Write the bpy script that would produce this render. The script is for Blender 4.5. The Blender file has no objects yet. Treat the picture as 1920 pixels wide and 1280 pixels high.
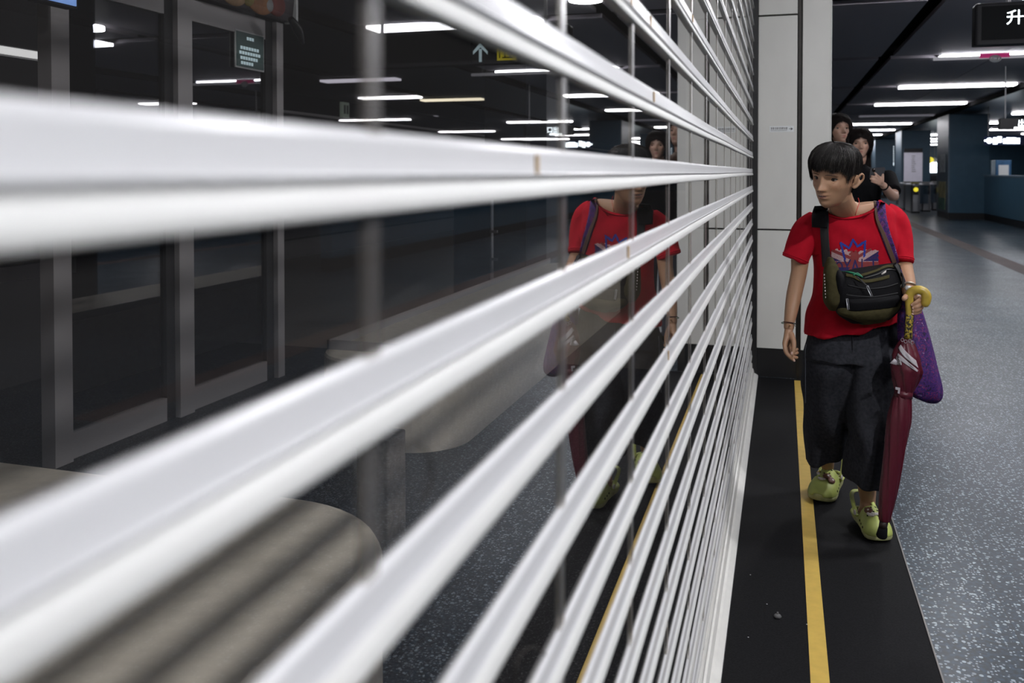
import bpy, math, random
import numpy as np
from mathutils import Vector, Matrix, Euler
from mathutils.bvhtree import BVHTree
random.seed(7); rng = np.random.default_rng(7)
S = bpy.context.scene
COL = S.collection
PI = math.pi

# ------------------------------------------------------------------ camera
FPX = 1650.0; YPP = 356.6; PITCH = math.radians(1.2); YAW = math.atan(508.0/1650.0); CAMH = 1.4
cam_d = bpy.data.cameras.new('camera'); cam = bpy.data.objects.new('camera', cam_d); COL.objects.link(cam)
cam.location = (0, 0, CAMH); cam.rotation_euler = (PI/2-PITCH, 0, YAW)
cam_d.sensor_width = 36.0; cam_d.lens = FPX/1920*36.0; cam_d.shift_y = -(640-YPP)/1920
cam_d.clip_start = 0.01; cam_d.clip_end = 200
cam_d.dof.use_dof = True; cam_d.dof.focus_distance = 3.2; cam_d.dof.aperture_fstop = 4.2
S.camera = cam
CR = cam.rotation_euler.to_matrix(); CL = Vector((0, 0, CAMH))

# ------------------------------------------------------------------ world, exposure
wd = bpy.data.worlds.new('world'); S.world = wd; wd.use_nodes = True
wd.node_tree.nodes['Background'].inputs[0].default_value = (0.55, 0.62, 0.75, 1)
wd.node_tree.nodes['Background'].inputs[1].default_value = 0.02
S.view_settings.view_transform = 'Standard'; S.view_settings.look = 'None'
S.view_settings.exposure = 0.0; S.view_settings.gamma = 1; S.view_settings.use_curve_mapping = False
S.cycles.use_denoising = True; S.cycles.max_bounces = 8; S.cycles.transparent_max_bounces = 40
S.cycles.glossy_bounces = 5; S.cycles.diffuse_bounces = 3; S.cycles.caustics_reflective = False; S.cycles.caustics_refractive = False
S.cycles.sample_clamp_indirect = 4.0
LIGHT = 23.0        # strength of the long ceiling lights
DOWN = 125.0        # strength of the round lamps above the walkway, mostly added ones

# ------------------------------------------------------------------ photo geometry helpers
def ray(px, py):
    return CR @ Vector(((px-960)/FPX, (YPP-py)/FPX, -1.0))
def pt(px, py, z):
    return CL + ray(px, py)*z
def onz(px, py, h=0.0):
    d = ray(px, py); return CL + d*((h-CAMH)/d.z)
def onx(px, py, X):
    d = ray(px, py); return CL + d*(X/d.x)
def ony(px, py, Y):
    d = ray(px, py); return CL + d*(Y/d.y)

# ------------------------------------------------------------------ materials
def mat(name, col, rough=0.5, metal=0.0, noise=0.0, nscale=20, bump=0.0, bscale=60, emit=0, ecol=None, spec=None, coat=0, alpha=None, stretch=None):
    m = bpy.data.materials.new(name); m.use_nodes = True
    nt = m.node_tree; b = nt.nodes['Principled BSDF']
    c = (col[0], col[1], col[2], 1)
    b.inputs['Base Color'].default_value = c
    b.inputs['Roughness'].default_value = rough; b.inputs['Metallic'].default_value = metal
    if spec is not None: b.inputs['Specular IOR Level'].default_value = spec
    if coat: b.inputs['Coat Weight'].default_value = coat
    if emit:
        e = ecol or col
        b.inputs['Emission Color'].default_value = (e[0], e[1], e[2], 1); b.inputs['Emission Strength'].default_value = emit
    tc = nt.nodes.new('ShaderNodeTexCoord'); src = tc.outputs['Object']
    if stretch:
        mp = nt.nodes.new('ShaderNodeMapping'); mp.inputs['Scale'].default_value = stretch
        nt.links.new(src, mp.inputs[0]); src = mp.outputs[0]
    if noise:
        n = nt.nodes.new('ShaderNodeTexNoise'); n.inputs['Scale'].default_value = nscale; n.inputs['Detail'].default_value = 4
        nt.links.new(src, n.inputs['Vector'])
        r = nt.nodes.new('ShaderNodeValToRGB')
        r.color_ramp.elements[0].position = 0.3; r.color_ramp.elements[1].position = 0.7
        r.color_ramp.elements[0].color = tuple(x*(1-noise) for x in col)+(1,)
        r.color_ramp.elements[1].color = tuple(min(1, x*(1+noise)) for x in col)+(1,)
        nt.links.new(n.outputs[0], r.inputs[0]); nt.links.new(r.outputs[0], b.inputs['Base Color'])
    if bump:
        n2 = nt.nodes.new('ShaderNodeTexNoise'); n2.inputs['Scale'].default_value = bscale; n2.inputs['Detail'].default_value = 3
        nt.links.new(src, n2.inputs['Vector'])
        bp = nt.nodes.new('ShaderNodeBump'); bp.inputs['Strength'].default_value = bump; bp.inputs['Distance'].default_value = 0.01
        nt.links.new(n2.outputs[0], bp.inputs['Height']); nt.links.new(bp.outputs[0], b.inputs['Normal'])
    return m
def ramp(nt, src, stops, interp='LINEAR'):
    r = nt.nodes.new('ShaderNodeValToRGB'); cr = r.color_ramp; cr.interpolation = interp
    while len(cr.elements) < len(stops): cr.elements.new(0.5)
    for e, (p, c) in zip(cr.elements, stops): e.position = p; e.color = (c[0], c[1], c[2], 1)
    nt.links.new(src, r.inputs[0]); return r
def terrazzo(name, base, dark, fleck, rough, cov=0.55, scale=95, tile=0.0):
    m = bpy.data.materials.new(name); m.use_nodes = True; nt = m.node_tree; b = nt.nodes['Principled BSDF']
    b.inputs['Specular IOR Level'].default_value = .17
    tc = nt.nodes.new('ShaderNodeTexCoord')
    n1 = nt.nodes.new('ShaderNodeTexNoise'); n1.inputs['Scale'].default_value = scale*1.2; n1.inputs['Detail'].default_value = 3
    nt.links.new(tc.outputs['Object'], n1.inputs['Vector'])
    r = ramp(nt, n1.outputs[0], [(0.38, dark), (0.55, base), (0.68, tuple(min(1, q*1.7) for q in base))])
    last = r.outputs[0]
    for sc, thr, keep in ((scale, .30, cov), (scale*1.9, .34, cov+.16)):      # stone chips of two sizes
        vo = nt.nodes.new('ShaderNodeTexVoronoi'); vo.inputs['Scale'].default_value = sc
        nt.links.new(tc.outputs['Object'], vo.inputs['Vector'])
        sp = nt.nodes.new('ShaderNodeSeparateColor'); nt.links.new(vo.outputs['Color'], sp.inputs[0])
        a = nt.nodes.new('ShaderNodeMath'); a.operation = 'LESS_THAN'; a.inputs[1].default_value = thr; nt.links.new(vo.outputs['Distance'], a.inputs[0])
        g = nt.nodes.new('ShaderNodeMath'); g.operation = 'GREATER_THAN'; g.inputs[1].default_value = keep; nt.links.new(sp.outputs[0], g.inputs[0])
        m_ = nt.nodes.new('ShaderNodeMath'); m_.operation = 'MULTIPLY'; nt.links.new(a.outputs[0], m_.inputs[0]); nt.links.new(g.outputs[0], m_.inputs[1])
        fc = ramp(nt, sp.outputs[1], [(0, tuple(q*.55 for q in fleck)), (1, fleck)])
        mf = nt.nodes.new('ShaderNodeMix'); mf.data_type = 'RGBA'; nt.links.new(m_.outputs[0], mf.inputs[0]); nt.links.new(last, mf.inputs[6]); nt.links.new(fc.outputs[0], mf.inputs[7]); last = mf.outputs[2]
    n3 = nt.nodes.new('ShaderNodeTexNoise'); n3.inputs['Scale'].default_value = 0.9; n3.inputs['Detail'].default_value = 1
    nt.links.new(tc.outputs['Object'], n3.inputs['Vector'])
    r3 = ramp(nt, n3.outputs[0], [(0.35, (0.86,)*3), (0.65, (1,)*3)])
    mx = nt.nodes.new('ShaderNodeMix'); mx.data_type = 'RGBA'; mx.blend_type = 'MULTIPLY'; mx.inputs[0].default_value = 1
    nt.links.new(last, mx.inputs[6]); nt.links.new(r3.outputs[0], mx.inputs[7]); last = mx.outputs[2]
    if tile:
        br = nt.nodes.new('ShaderNodeTexBrick'); br.offset = 0; br.inputs['Scale'].default_value = 1.0
        br.inputs['Brick Width'].default_value = tile; br.inputs['Row Height'].default_value = tile; br.inputs['Mortar Size'].default_value = 0.0016
        br.inputs['Color1'].default_value = (1, 1, 1, 1); br.inputs['Color2'].default_value = (0.78, 0.8, 0.82, 1); br.inputs['Mortar'].default_value = (0.25, 0.25, 0.26, 1)
        nt.links.new(tc.outputs['Object'], br.inputs['Vector'])
        mx2 = nt.nodes.new('ShaderNodeMix'); mx2.data_type = 'RGBA'; mx2.blend_type = 'MULTIPLY'; mx2.inputs[0].default_value = 1
        nt.links.new(last, mx2.inputs[6]); nt.links.new(br.outputs[0], mx2.inputs[7]); last = mx2.outputs[2]
    nt.links.new(last, b.inputs['Base Color'])
    n2 = nt.nodes.new('ShaderNodeTexNoise'); n2.inputs['Scale'].default_value = 2.3
    nt.links.new(tc.outputs['Object'], n2.inputs['Vector'])
    mr = nt.nodes.new('ShaderNodeMapRange'); mr.inputs[3].default_value = rough-0.05; mr.inputs[4].default_value = rough+0.07
    nt.links.new(n2.outputs[0], mr.inputs[0]); nt.links.new(mr.outputs[0], b.inputs['Roughness'])
    return m
def clearmat(name, tint, ior=1.5, rough=0.0, body=0.0, bodycol=(.3, .3, .3)):
    m = bpy.data.materials.new(name); m.use_nodes = True; nt = m.node_tree
    for n in list(nt.nodes):
        if n.type == 'BSDF_PRINCIPLED': nt.nodes.remove(n)
    out = nt.nodes['Material Output']
    t = nt.nodes.new('ShaderNodeBsdfTransparent'); g = nt.nodes.new('ShaderNodeBsdfGlossy'); g.inputs['Roughness'].default_value = rough; g.inputs[0].default_value = (.92, .92, .92, 1)
    def mth(op, a, b=None):
        n = nt.nodes.new('ShaderNodeMath'); n.operation = op
        for k, q in enumerate((a, b)):
            if q is None: continue
            if isinstance(q, (int, float)): n.inputs[k].default_value = q
            else: nt.links.new(q, n.inputs[k])
        return n.outputs[0]
    ge = nt.nodes.new('ShaderNodeNewGeometry')
    dt = nt.nodes.new('ShaderNodeVectorMath'); dt.operation = 'DOT_PRODUCT'
    nt.links.new(ge.outputs['Normal'], dt.inputs[0]); nt.links.new(ge.outputs['Incoming'], dt.inputs[1])
    c = mth('ABSOLUTE', dt.outputs['Value']); q = mth('POWER', mth('SUBTRACT', 1.0, c), 5.0)
    # longer way through the sheet at a glancing angle
    cc = nt.nodes.new('ShaderNodeCombineColor'); inv = mth('DIVIDE', 1.0, mth('ADD', c, .06))
    for k in range(3): nt.links.new(mth('POWER', tint[k], inv), cc.inputs[k])
    nt.links.new(cc.outputs[0], t.inputs[0])
    r0 = ((ior-1)/(ior+1))**2
    F = mth('ADD', mth('MULTIPLY', q, 1-r0), r0)          # one face of the sheet, same from both sides
    dd = mth('DIVIDE', mth('MULTIPLY', F, 2.0), mth('ADD', F, 1.0))
    src = t.outputs[0]
    if body:
        df = nt.nodes.new('ShaderNodeBsdfDiffuse'); df.inputs[0].default_value = bodycol+(1,)
        m0 = nt.nodes.new('ShaderNodeMixShader'); m0.inputs[0].default_value = body
        nt.links.new(t.outputs[0], m0.inputs[1]); nt.links.new(df.outputs[0], m0.inputs[2]); src = m0.outputs[0]
    mx = nt.nodes.new('ShaderNodeMixShader'); nt.links.new(dd, mx.inputs[0])
    nt.links.new(src, mx.inputs[1]); nt.links.new(g.outputs[0], mx.inputs[2]); nt.links.new(mx.outputs[0], out.inputs[0])
    return m

# ------------------------------------------------------------------ mesh builder
class MB:
    def __init__(s, smooth=False): s.v = []; s.f = []; s.mi = []; s.smooth = smooth; s.cur = 0; s.cols = None
    def add(s, vs, fs, mi=None):
        o = len(s.v); s.v.extend([tuple(v) for v in vs]); s.f.extend([tuple(i+o for i in f) for f in fs])
        s.mi.extend([s.cur if mi is None else mi]*len(fs)); return s
    def box(s, x0, x1, y0, y1, z0, z1):
        vs = [(x0,y0,z0),(x1,y0,z0),(x1,y1,z0),(x0,y1,z0),(x0,y0,z1),(x1,y0,z1),(x1,y1,z1),(x0,y1,z1)]
        return s.add(vs, [(0,3,2,1),(4,5,6,7),(0,1,5,4),(1,2,6,5),(2,3,7,6),(3,0,4,7)])
    def rbox(s, x0, x1, y0, y1, z0, z1, r=0.02, n=5, br=None):
        """box with rounded plan corners and a rounded top edge"""
        pts = []
        for cx, cy, a0 in ((x1-r,y1-r,0),(x0+r,y1-r,90),(x0+r,y0+r,180),(x1-r,y0+r,270)):
            for k in range(n+1):
                a = math.radians(a0+90*k/n); pts.append((cx+r*math.cos(a), cy+r*math.sin(a)))
        b = br if br is not None else min(r*0.4, (z1-z0)*.3)
        cx, cy = (x0+x1)/2, (y0+y1)/2
        rings = []
        for ins, z in ((0,z0),(0,z1-b),(b*.3,z1-b*.3),(b,z1)):
            sx = ((x1-x0)/2-ins)/((x1-x0)/2); sy = ((y1-y0)/2-ins)/((y1-y0)/2)
            rings.append([(cx+(p[0]-cx)*sx, cy+(p[1]-cy)*sy, z) for p in pts])
        return s.loft(rings)
    def loft(s, rings, cap=True, closed=True):
        n = len(rings[0]); vs = [p for r in rings for p in r]; fs = []
        for i in range(len(rings)-1):
            for j in range(n if closed else n-1):
                k = (j+1) % n; fs.append((i*n+j, i*n+k, (i+1)*n+k, (i+1)*n+j))
        if cap:
            fs.append(tuple(range(n-1,-1,-1))); fs.append(tuple((len(rings)-1)*n+j for j in range(n)))
        return s.add(vs, fs)
    def tube(s, pts, rad, n=12, cap=True, round_=False, sub=0, flat=None, flatdir=None):
        P = [Vector(p) for p in pts]; R = list(rad) if hasattr(rad, '__len__') else [rad]*len(P)
        if sub: P, R = spline(P, R, sub)
        if round_:
            d0 = (P[0]-P[1]).normalized(); d1 = (P[-1]-P[-2]).normalized(); r0, r1 = R[0], R[-1]
            P = [P[0]+d0*r0*.95, P[0]+d0*r0*.7] + P + [P[-1]+d1*r1*.7, P[-1]+d1*r1*.95]
            R = [r0*.25, r0*.72] + R + [r1*.72, r1*.25]
        rings = []; up = None
        for i, p in enumerate(P):
            t = (P[min(i+1,len(P)-1)]-P[max(i-1,0)]).normalized()
            if up is None:
                up = Vector((0,0,1)) if abs(t.z) < .9 else Vector((0,1,0))
                if flatdir is not None: up = Vector(flatdir)
            sd = t.cross(up)
            if sd.length < 1e-6: sd = t.orthogonal()
            sd.normalize(); u2 = sd.cross(t).normalized(); up = u2
            fl = flat if flat is not None else 1.0
            rings.append([tuple(p + sd*math.cos(2*PI*k/n)*R[i] + u2*math.sin(2*PI*k/n)*R[i]*fl) for k in range(n)])
        return s.loft(rings, cap=cap)
    def ell(s, c, r, R=None, nu=24, nv=16):
        rings = []; c = Vector(c)
        for i in range(1, nv):
            a = PI*i/nv
            ring = []
            for j in range(nu):
                b = 2*PI*j/nu; v = Vector((r[0]*math.sin(a)*math.cos(b), r[1]*math.sin(a)*math.sin(b), -r[2]*math.cos(a)))
                if R is not None: v = R @ v
                ring.append(tuple(c+v))
            rings.append(ring)
        n0 = len(s.v); s.loft(rings, cap=False)
        bt = Vector((0,0,-r[2])); tp = Vector((0,0,r[2]))
        if R is not None: bt = R@bt; tp = R@tp
        s.add([c+bt, c+tp], []); m = n0+(nv-1)*nu
        for j in range(nu):
            k = (j+1) % nu; s.f.append((n0+k, n0+j, m)); s.f.append((m-nu+j, m-nu+k, m+1)); s.mi += [s.cur, s.cur]
        return s
    def prism(s, poly, fn0, fn1):
        """polygon of 2-D points mapped by fn0 (front) and fn1 (back)"""
        n = len(poly); vs = [fn0(*p) for p in poly]+[fn1(*p) for p in poly]
        return s.add(vs, [tuple(range(n)), tuple(range(2*n-1,n-1,-1))]+[(i,i+n,(i+1)%n+n,(i+1)%n) for i in range(n)])
    def cyl(s, c, r, h, n=24, axis='z', r2=None):
        r2 = r if r2 is None else r2; c = Vector(c); ax = {'x':Vector((1,0,0)),'y':Vector((0,1,0)),'z':Vector((0,0,1))}[axis]
        a = ax.orthogonal().normalized(); b = ax.cross(a)
        rg = [[tuple(c+ax*z+(a*math.cos(2*PI*k/n)+b*math.sin(2*PI*k/n))*q) for k in range(n)] for z, q in ((0,r),(h,r2))]
        return s.loft(rg)
def spline(P, R, sub):
    out = []; rr = []
    n = len(P)
    for i in range(n-1):
        p0, p1, p2, p3 = P[max(i-1,0)], P[i], P[i+1], P[min(i+2,n-1)]
        for k in range(sub):
            t = k/sub
            out.append(0.5*((2*p1)+(p2-p0)*t+(2*p0-5*p1+4*p2-p3)*t*t+(3*p1-p0-3*p2+p3)*t*t*t))
            rr.append(R[i]*(1-t)+R[i+1]*t if True else 0)
    out.append(P[-1]); rr.append(R[-1]); return out, rr
def wloc(o):
    l = Vector((0,0,0))
    while o is not None: l = l+o.location; o = o.parent
    return l
def mesh_obj(name, mb, mats, parent=None, origin=None):
    V = np.array(mb.v, dtype=float).reshape(-1, 3)
    if parent is not None: off = wloc(parent)
    elif origin is not None: off = Vector(origin)
    else: off = Vector(((V[:,0].min()+V[:,0].max())/2, (V[:,1].min()+V[:,1].max())/2, V[:,2].min()))
    me = bpy.data.meshes.new(name)
    me.from_pydata((V-np.array(off)).tolist(), [], mb.f)
    if not isinstance(mats, (list, tuple)): mats = [mats]
    for m in mats: me.materials.append(m)
    if len(mats) > 1: me.polygons.foreach_set('material_index', mb.mi)
    me.polygons.foreach_set('use_smooth', [mb.smooth]*len(me.polygons))
    if mb.cols is not None:
        at = me.color_attributes.new('Col', 'FLOAT_COLOR', 'POINT')
        at.data.foreach_set('color', np.array(mb.cols, dtype=np.float32).ravel())
    me.update()
    o = bpy.data.objects.new(name, me); COL.objects.link(o)
    if parent is not None: o.parent = parent
    else: o.location = off
    return o
def tag(o, label=None, cat=None, group=None, kind=None):
    if label: o['label'] = label
    if cat: o['category'] = cat
    if group: o['group'] = group
    if kind: o['kind'] = kind
    return o
def thing(name, loc, label, cat, group=None):
    o = bpy.data.objects.new(name, None); COL.objects.link(o); o.location = loc; o.empty_display_size = 0.1
    return tag(o, label, cat, group)
def struct(name, mb, m): return tag(mesh_obj(name, mb, m), kind='structure')
def copy_tree(o, parent=None):
    c = o.copy(); COL.objects.link(c)
    if parent is not None: c.parent = parent
    for ch in list(o.children): copy_tree(ch, c)
    return c
def eval_mods(mb, mods):
    """run modifiers over a temporary mesh, read the result back"""
    me = bpy.data.meshes.new('tmp'); me.from_pydata([tuple(v) for v in mb.v], [], mb.f); me.update()
    o = bpy.data.objects.new('tmp', me); COL.objects.link(o)
    for typ, kw in mods:
        m = o.modifiers.new(typ, typ)
        for k, v in kw.items(): setattr(m, k, v)
    dg = bpy.context.evaluated_depsgraph_get(); ev = o.evaluated_get(dg); em = ev.to_mesh()
    n = len(em.vertices); V = np.empty(n*3); em.vertices.foreach_get('co', V); V = V.reshape(-1,3)
    F = [tuple(p.vertices) for p in em.polygons]
    ev.to_mesh_clear(); bpy.data.objects.remove(o); bpy.data.meshes.remove(me)
    r = MB(smooth=True); r.v = [tuple(v) for v in V]; r.f = F; r.mi = [0]*len(F); return r
def remesh(mb, vox, it=4, fac=0.5):
    return eval_mods(mb, [('REMESH', dict(mode='VOXEL', voxel_size=vox)), ('SMOOTH', dict(factor=fac, iterations=it))])
def bvh(mb): return BVHTree.FromPolygons([Vector(v) for v in mb.v], mb.f)
def text_mb(mb, body, size, fn, depth=0.002, align='LEFT', mi=None):
    cu = bpy.data.curves.new('t', 'FONT'); cu.body = body; cu.size = size; cu.extrude = depth/2; cu.align_x = align; cu.resolution_u = 3
    o = bpy.data.objects.new('t', cu); COL.objects.link(o)
    dg = bpy.context.evaluated_depsgraph_get(); ev = o.evaluated_get(dg); em = ev.to_mesh()
    vs = [fn(v.co.x, v.co.y, v.co.z) for v in em.vertices]; fs = [tuple(p.vertices) for p in em.polygons]
    ev.to_mesh_clear(); bpy.data.objects.remove(o); bpy.data.curves.remove(cu)
    return mb.add(vs, fs, mi)
# ------------------------------------------------------------------ materials of the place
M = {}
M['granite'] = terrazzo('blue_grey_granite', (.015,.033,.052), (.006,.014,.024), (.42,.50,.56), 0.30, 0.46, 50, 0.8)
M['granite_in'] = terrazzo('grey_granite', (.028,.029,.032), (.012,.012,.014), (.14,.14,.145), 0.4, 0.5, 80, 0.8)
M['beigefloor'] = mat('beige_stone_floor', (.20,.175,.145), 0.35, noise=.12, nscale=30)
M['brownstrip'] = terrazzo('brown_granite', (.10,.07,.065), (.04,.03,.03), (.2,.15,.14), 0.5)
M['blackstrip'] = mat('black_rubber_tile', (.009,.009,.010), 0.7, spec=.1, noise=.35, nscale=160, bump=.1, bscale=300)
M['yellow'] = mat('yellow_floor_line', (.62,.42,.09), 0.55, noise=.07, nscale=25, bump=.05)
M['trimmetal'] = mat('dull_metal_trim', (.22,.21,.2), 0.45, .8)
M['pillar'] = mat('grey_stone_panel', (.66,.655,.615), 0.42, noise=.045, nscale=3, bump=.03, bscale=200, stretch=(1.5,1.5,.8))
M['pillar_edge'] = mat('pale_panel_edge', (.62,.63,.6), 0.4)
M['black'] = mat('black_base', (.008,.008,.009), 0.4)
M['groove'] = mat('dark_bronze_channel', (.02,.017,.014), 0.35, .3, noise=.4, nscale=14)
M['ceil'] = mat('dark_grey_ceiling_panel', (.42,.39,.43), 0.6, noise=.06, nscale=200, stretch=(.05,1,1))
M['ceilblack'] = mat('black_ceiling_gap', (.002,.002,.0025), 0.9, spec=.05)
M['ceilblue'] = mat('bluish_soffit_panel', (.20,.235,.28), 0.3, .2)
M['ceilbrown'] = mat('brown_ceiling', (.06,.054,.048), 0.7)
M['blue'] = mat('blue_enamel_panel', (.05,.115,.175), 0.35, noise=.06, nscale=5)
M['bluelit'] = mat('pale_lit_blue_enamel', (.13,.19,.25), 0.35, noise=.05, nscale=5)  # column sides painted paler than the fronts for the light falling there
M['darkwall'] = mat('dark_grey_wall', (.06,.055,.06), 0.6)
M['tube'] = mat('light_diffuser', (.9,.9,.95), 0.5, emit=LIGHT, ecol=(.94,.94,1.0))
M['tubefar'] = mat('far_light_diffuser', (.9,.9,.95), 0.5, emit=16.0, ecol=(.97,.96,1.0))
M['tubeoff'] = mat('unlit_diffuser', (.5,.5,.55), 0.5, emit=.10, ecol=(.9,.86,1.0))
M['tubedim'] = mat('dim_light_diffuser', (.9,.9,.95), 0.5, emit=.5, ecol=(.9,.86,1.0))
M['tubewarm'] = mat('warm_light_diffuser', (.9,.9,.8), 0.5, emit=1.3, ecol=(1,.9,.68))
M['fixture'] = mat('light_fixture_housing', (.3,.3,.31), 0.4, .3)
M['slat'] = mat('white_enamelled_aluminium', (.69,.69,.70), 0.25, 0, noise=.015, nscale=9, spec=.4)
M['slatlow'] = mat('white_enamelled_aluminium_nose', (.66,.66,.64), 0.4, 0, noise=.02, nscale=12)
M['rail'] = mat('white_bottom_rail_paint', (.78,.77,.73), 0.35, noise=.05, nscale=15)
M['poly'] = clearmat('clear_polycarbonate', (.955,.952,.947), 1.5, 0.012, body=.025, bodycol=(.45,.43,.42))
M['joint'] = clearmat('frosted_joint_strip', (.95,.94,.92), 1.4, 0.3, body=.12, bodycol=(.30,.27,.25))
M['glassdark'] = clearmat('dark_tinted_glass', (.6,.61,.64), 2.0, 0.0)
M['rust'] = mat('rust_stain', (.42,.30,.17), 0.7)
M['ring'] = mat('dried_water_ring', (.035,.03,.026), 0.8)
M['doorframe'] = mat('grey_metal_frame', (.42,.40,.40), 0.45, .2)
M['doorframe_dark'] = mat('dark_metal_frame', (.03,.03,.033), 0.6, spec=.2)
M['beige'] = mat('beige_concrete_bench', (.76,.69,.57), 0.6, noise=.06, nscale=25, bump=.05)
M['white'] = mat('white_print', (.75,.77,.77), 0.5)
M['glowwhite'] = mat('lit_white_lettering', (.9,.95,1), 0.5, emit=5.0, ecol=(.85,.95,1))
M['glowblue'] = mat('lit_blue_panel', (.3,.5,.9), 0.5, emit=.5, ecol=(.25,.45,1))
M['glowgreen'] = mat('lit_green_panel', (.1,.8,.3), 0.5, emit=1.5, ecol=(.1,.8,.25))
M['glowyellow'] = mat('lit_yellow_panel', (.9,.8,.1), 0.5, emit=.8, ecol=(.95,.8,.05))
M['arrow'] = mat('pale_arrow_lettering', (.6,.75,.8), 0.5, emit=.35, ecol=(.6,.78,.85))
M['pink'] = mat('pink_banner', (.65,.03,.2), 0.5, emit=.25, ecol=(.8,.03,.25))
M['silver'] = mat('brushed_steel', (.42,.42,.44), 0.3, .8)
M['plaque'] = mat('green_plaque', (.02,.09,.08), 0.4)
M['greydot'] = mat('grey_plastic', (.12,.12,.12), 0.5)

GL = -0.2005     # plane of the clear panels
SL = -0.196     # face of the slats
YE = 6.22       # face of the end pillar
CZ = 3.2        # ceiling height

# ------------------------------------------------------------------ floor
b = MB(); b.box(.43, 24, -5, 70, -.05, 0); b.box(GL-.03, .43, YE, 70, -.05, 0); struct('floor', b, M['granite'])
b = MB(); b.box(-.152, .427, -5, YE, -.05, 0.001); struct('floor_black_strip', b, M['blackstrip'])
b = MB(); b.box(.427, .432, -5, YE, -.04, 0.0035); struct('trim_1', b, M['trimmetal'])
b = MB(); b.box(-24, GL-.03, -5, YE, -.05, 0); b.box(GL-.03, -.152, -5, YE, -.05, 0); struct('floor_inner', b, M['granite_in'])
b = MB(); b.box(-24, GL-.03, YE, 70, -.05, 0.0); struct('floor_beige', b, M['beigefloor'])
b = MB(); b.box(3.15, 3.45, 4, 60, -.03, 0.0015); struct('floor_brown_band', b, M['brownstrip'])
b = MB()
for y0, y1 in ((-5, .55), (.552, 2.1), (2.102, 4.4), (4.402, YE-.05)): b.box(.081, .131, y0, y1, .0005, .0030)
tag(mesh_obj('floor_line', b, M['yellow']), 'yellow painted safety line running along the black floor strip', 'line')

# ------------------------------------------------------------------ pillar at the end of the shutter
p = thing('pillar', (-.1, YE+.4, 0), 'pale grey stone clad pillar with black base at the end of the shutter', 'pillar')
core = MB(); core.box(-.60, .290, YE+.03, YE+.40, .20, CZ); mesh_obj('core', core, M['groove'], p)
fz = .20
seam = pt(1450, 430, 6.0).z
for x0, x1 in ((-.165, .088), (-.65, -.255)):
    for z0, z1 in ((fz, seam-.006), (seam+.006, 2.45), (2.462, CZ)):
        q = MB(); q.rbox(x0, x1, YE, YE+.03, z0, z1, .004, 2); mesh_obj('stone_panel', q, M['pillar'], p)
q = MB(); q.rbox(.120, .300, YE, YE+.03, fz, CZ, .004, 2); mesh_obj('stone_panel', q, M['pillar'], p)
q = MB(); q.box(.300, .306, YE, YE+.42, fz, CZ); mesh_obj('side_panel', q, M['pillar_edge'], p)
q = MB(); q.box(-.255, -.165, YE-.02, YE+.04, 0, CZ); mesh_obj('shutter_channel', q, M['black'], p)
q = MB(); q.box(-.65, .300, YE+.012, YE+.40, 0, fz); mesh_obj('base', q, M['black'], p)
q = MB(); q.box(.094, .114, YE+.005, YE+.03, 0.0, CZ); mesh_obj('corner_channel', q, M['groove'], p)
for zz in (1.66, 1.72, 1.95, 2.02):
    q = MB(); q.cyl((.104, YE+.006, zz), .006, -.003, 10, 'y'); mesh_obj('screw', q, M['black'], p)
# sticker with an arrow
s0 = ony(1443, 236.5, YE); s1 = ony(1488.5, 247, YE)
st = MB(); st.box(s0.x, s1.x, YE-.0015, YE, s1.z, s0.z); so = mesh_obj('sticker', st, M['white'])
tag(so, 'small white direction sticker with black arrow on the grey pillar', 'sticker')
q = MB(); w_ = s1.x-s0.x; h_ = s0.z-s1.z
x = s0.x+.05*w_
while x < s0.x+.74*w_:
    cw = .058*w_
    q.box(x, x+cw, YE-.0022, YE-.0014, s0.z-.36*h_, s0.z-.28*h_); q.box(x, x+cw, YE-.0022, YE-.0014, s0.z-.55*h_, s0.z-.48*h_)
    q.box(x+cw*random.uniform(.2,.6), x+cw*.75, YE-.0022, YE-.0014, s0.z-.6*h_, s0.z-.2*h_); x += .078*w_
q.box(s0.x+.05*w_, s0.x+.72*w_, YE-.0022, YE-.0014, s0.z-.80*h_, s0.z-.74*h_)
mesh_obj('lettering', q, M['greydot'], so)
q = MB(); q.box(s0.x+.80*w_, s0.x+.93*w_, YE-.0022, YE-.0014, s0.z-.55*h_, s0.z-.45*h_)
q.prism([(.86,.22),(.96,.5),(.86,.78),(.90,.5)], lambda a, c: (s0.x+a*w_, YE-.0022, s0.z-c*h_), lambda a, c: (s0.x+a*w_, YE-.0014, s0.z-c*h_))
mesh_obj('arrow', q, M['black'], so)

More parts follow.
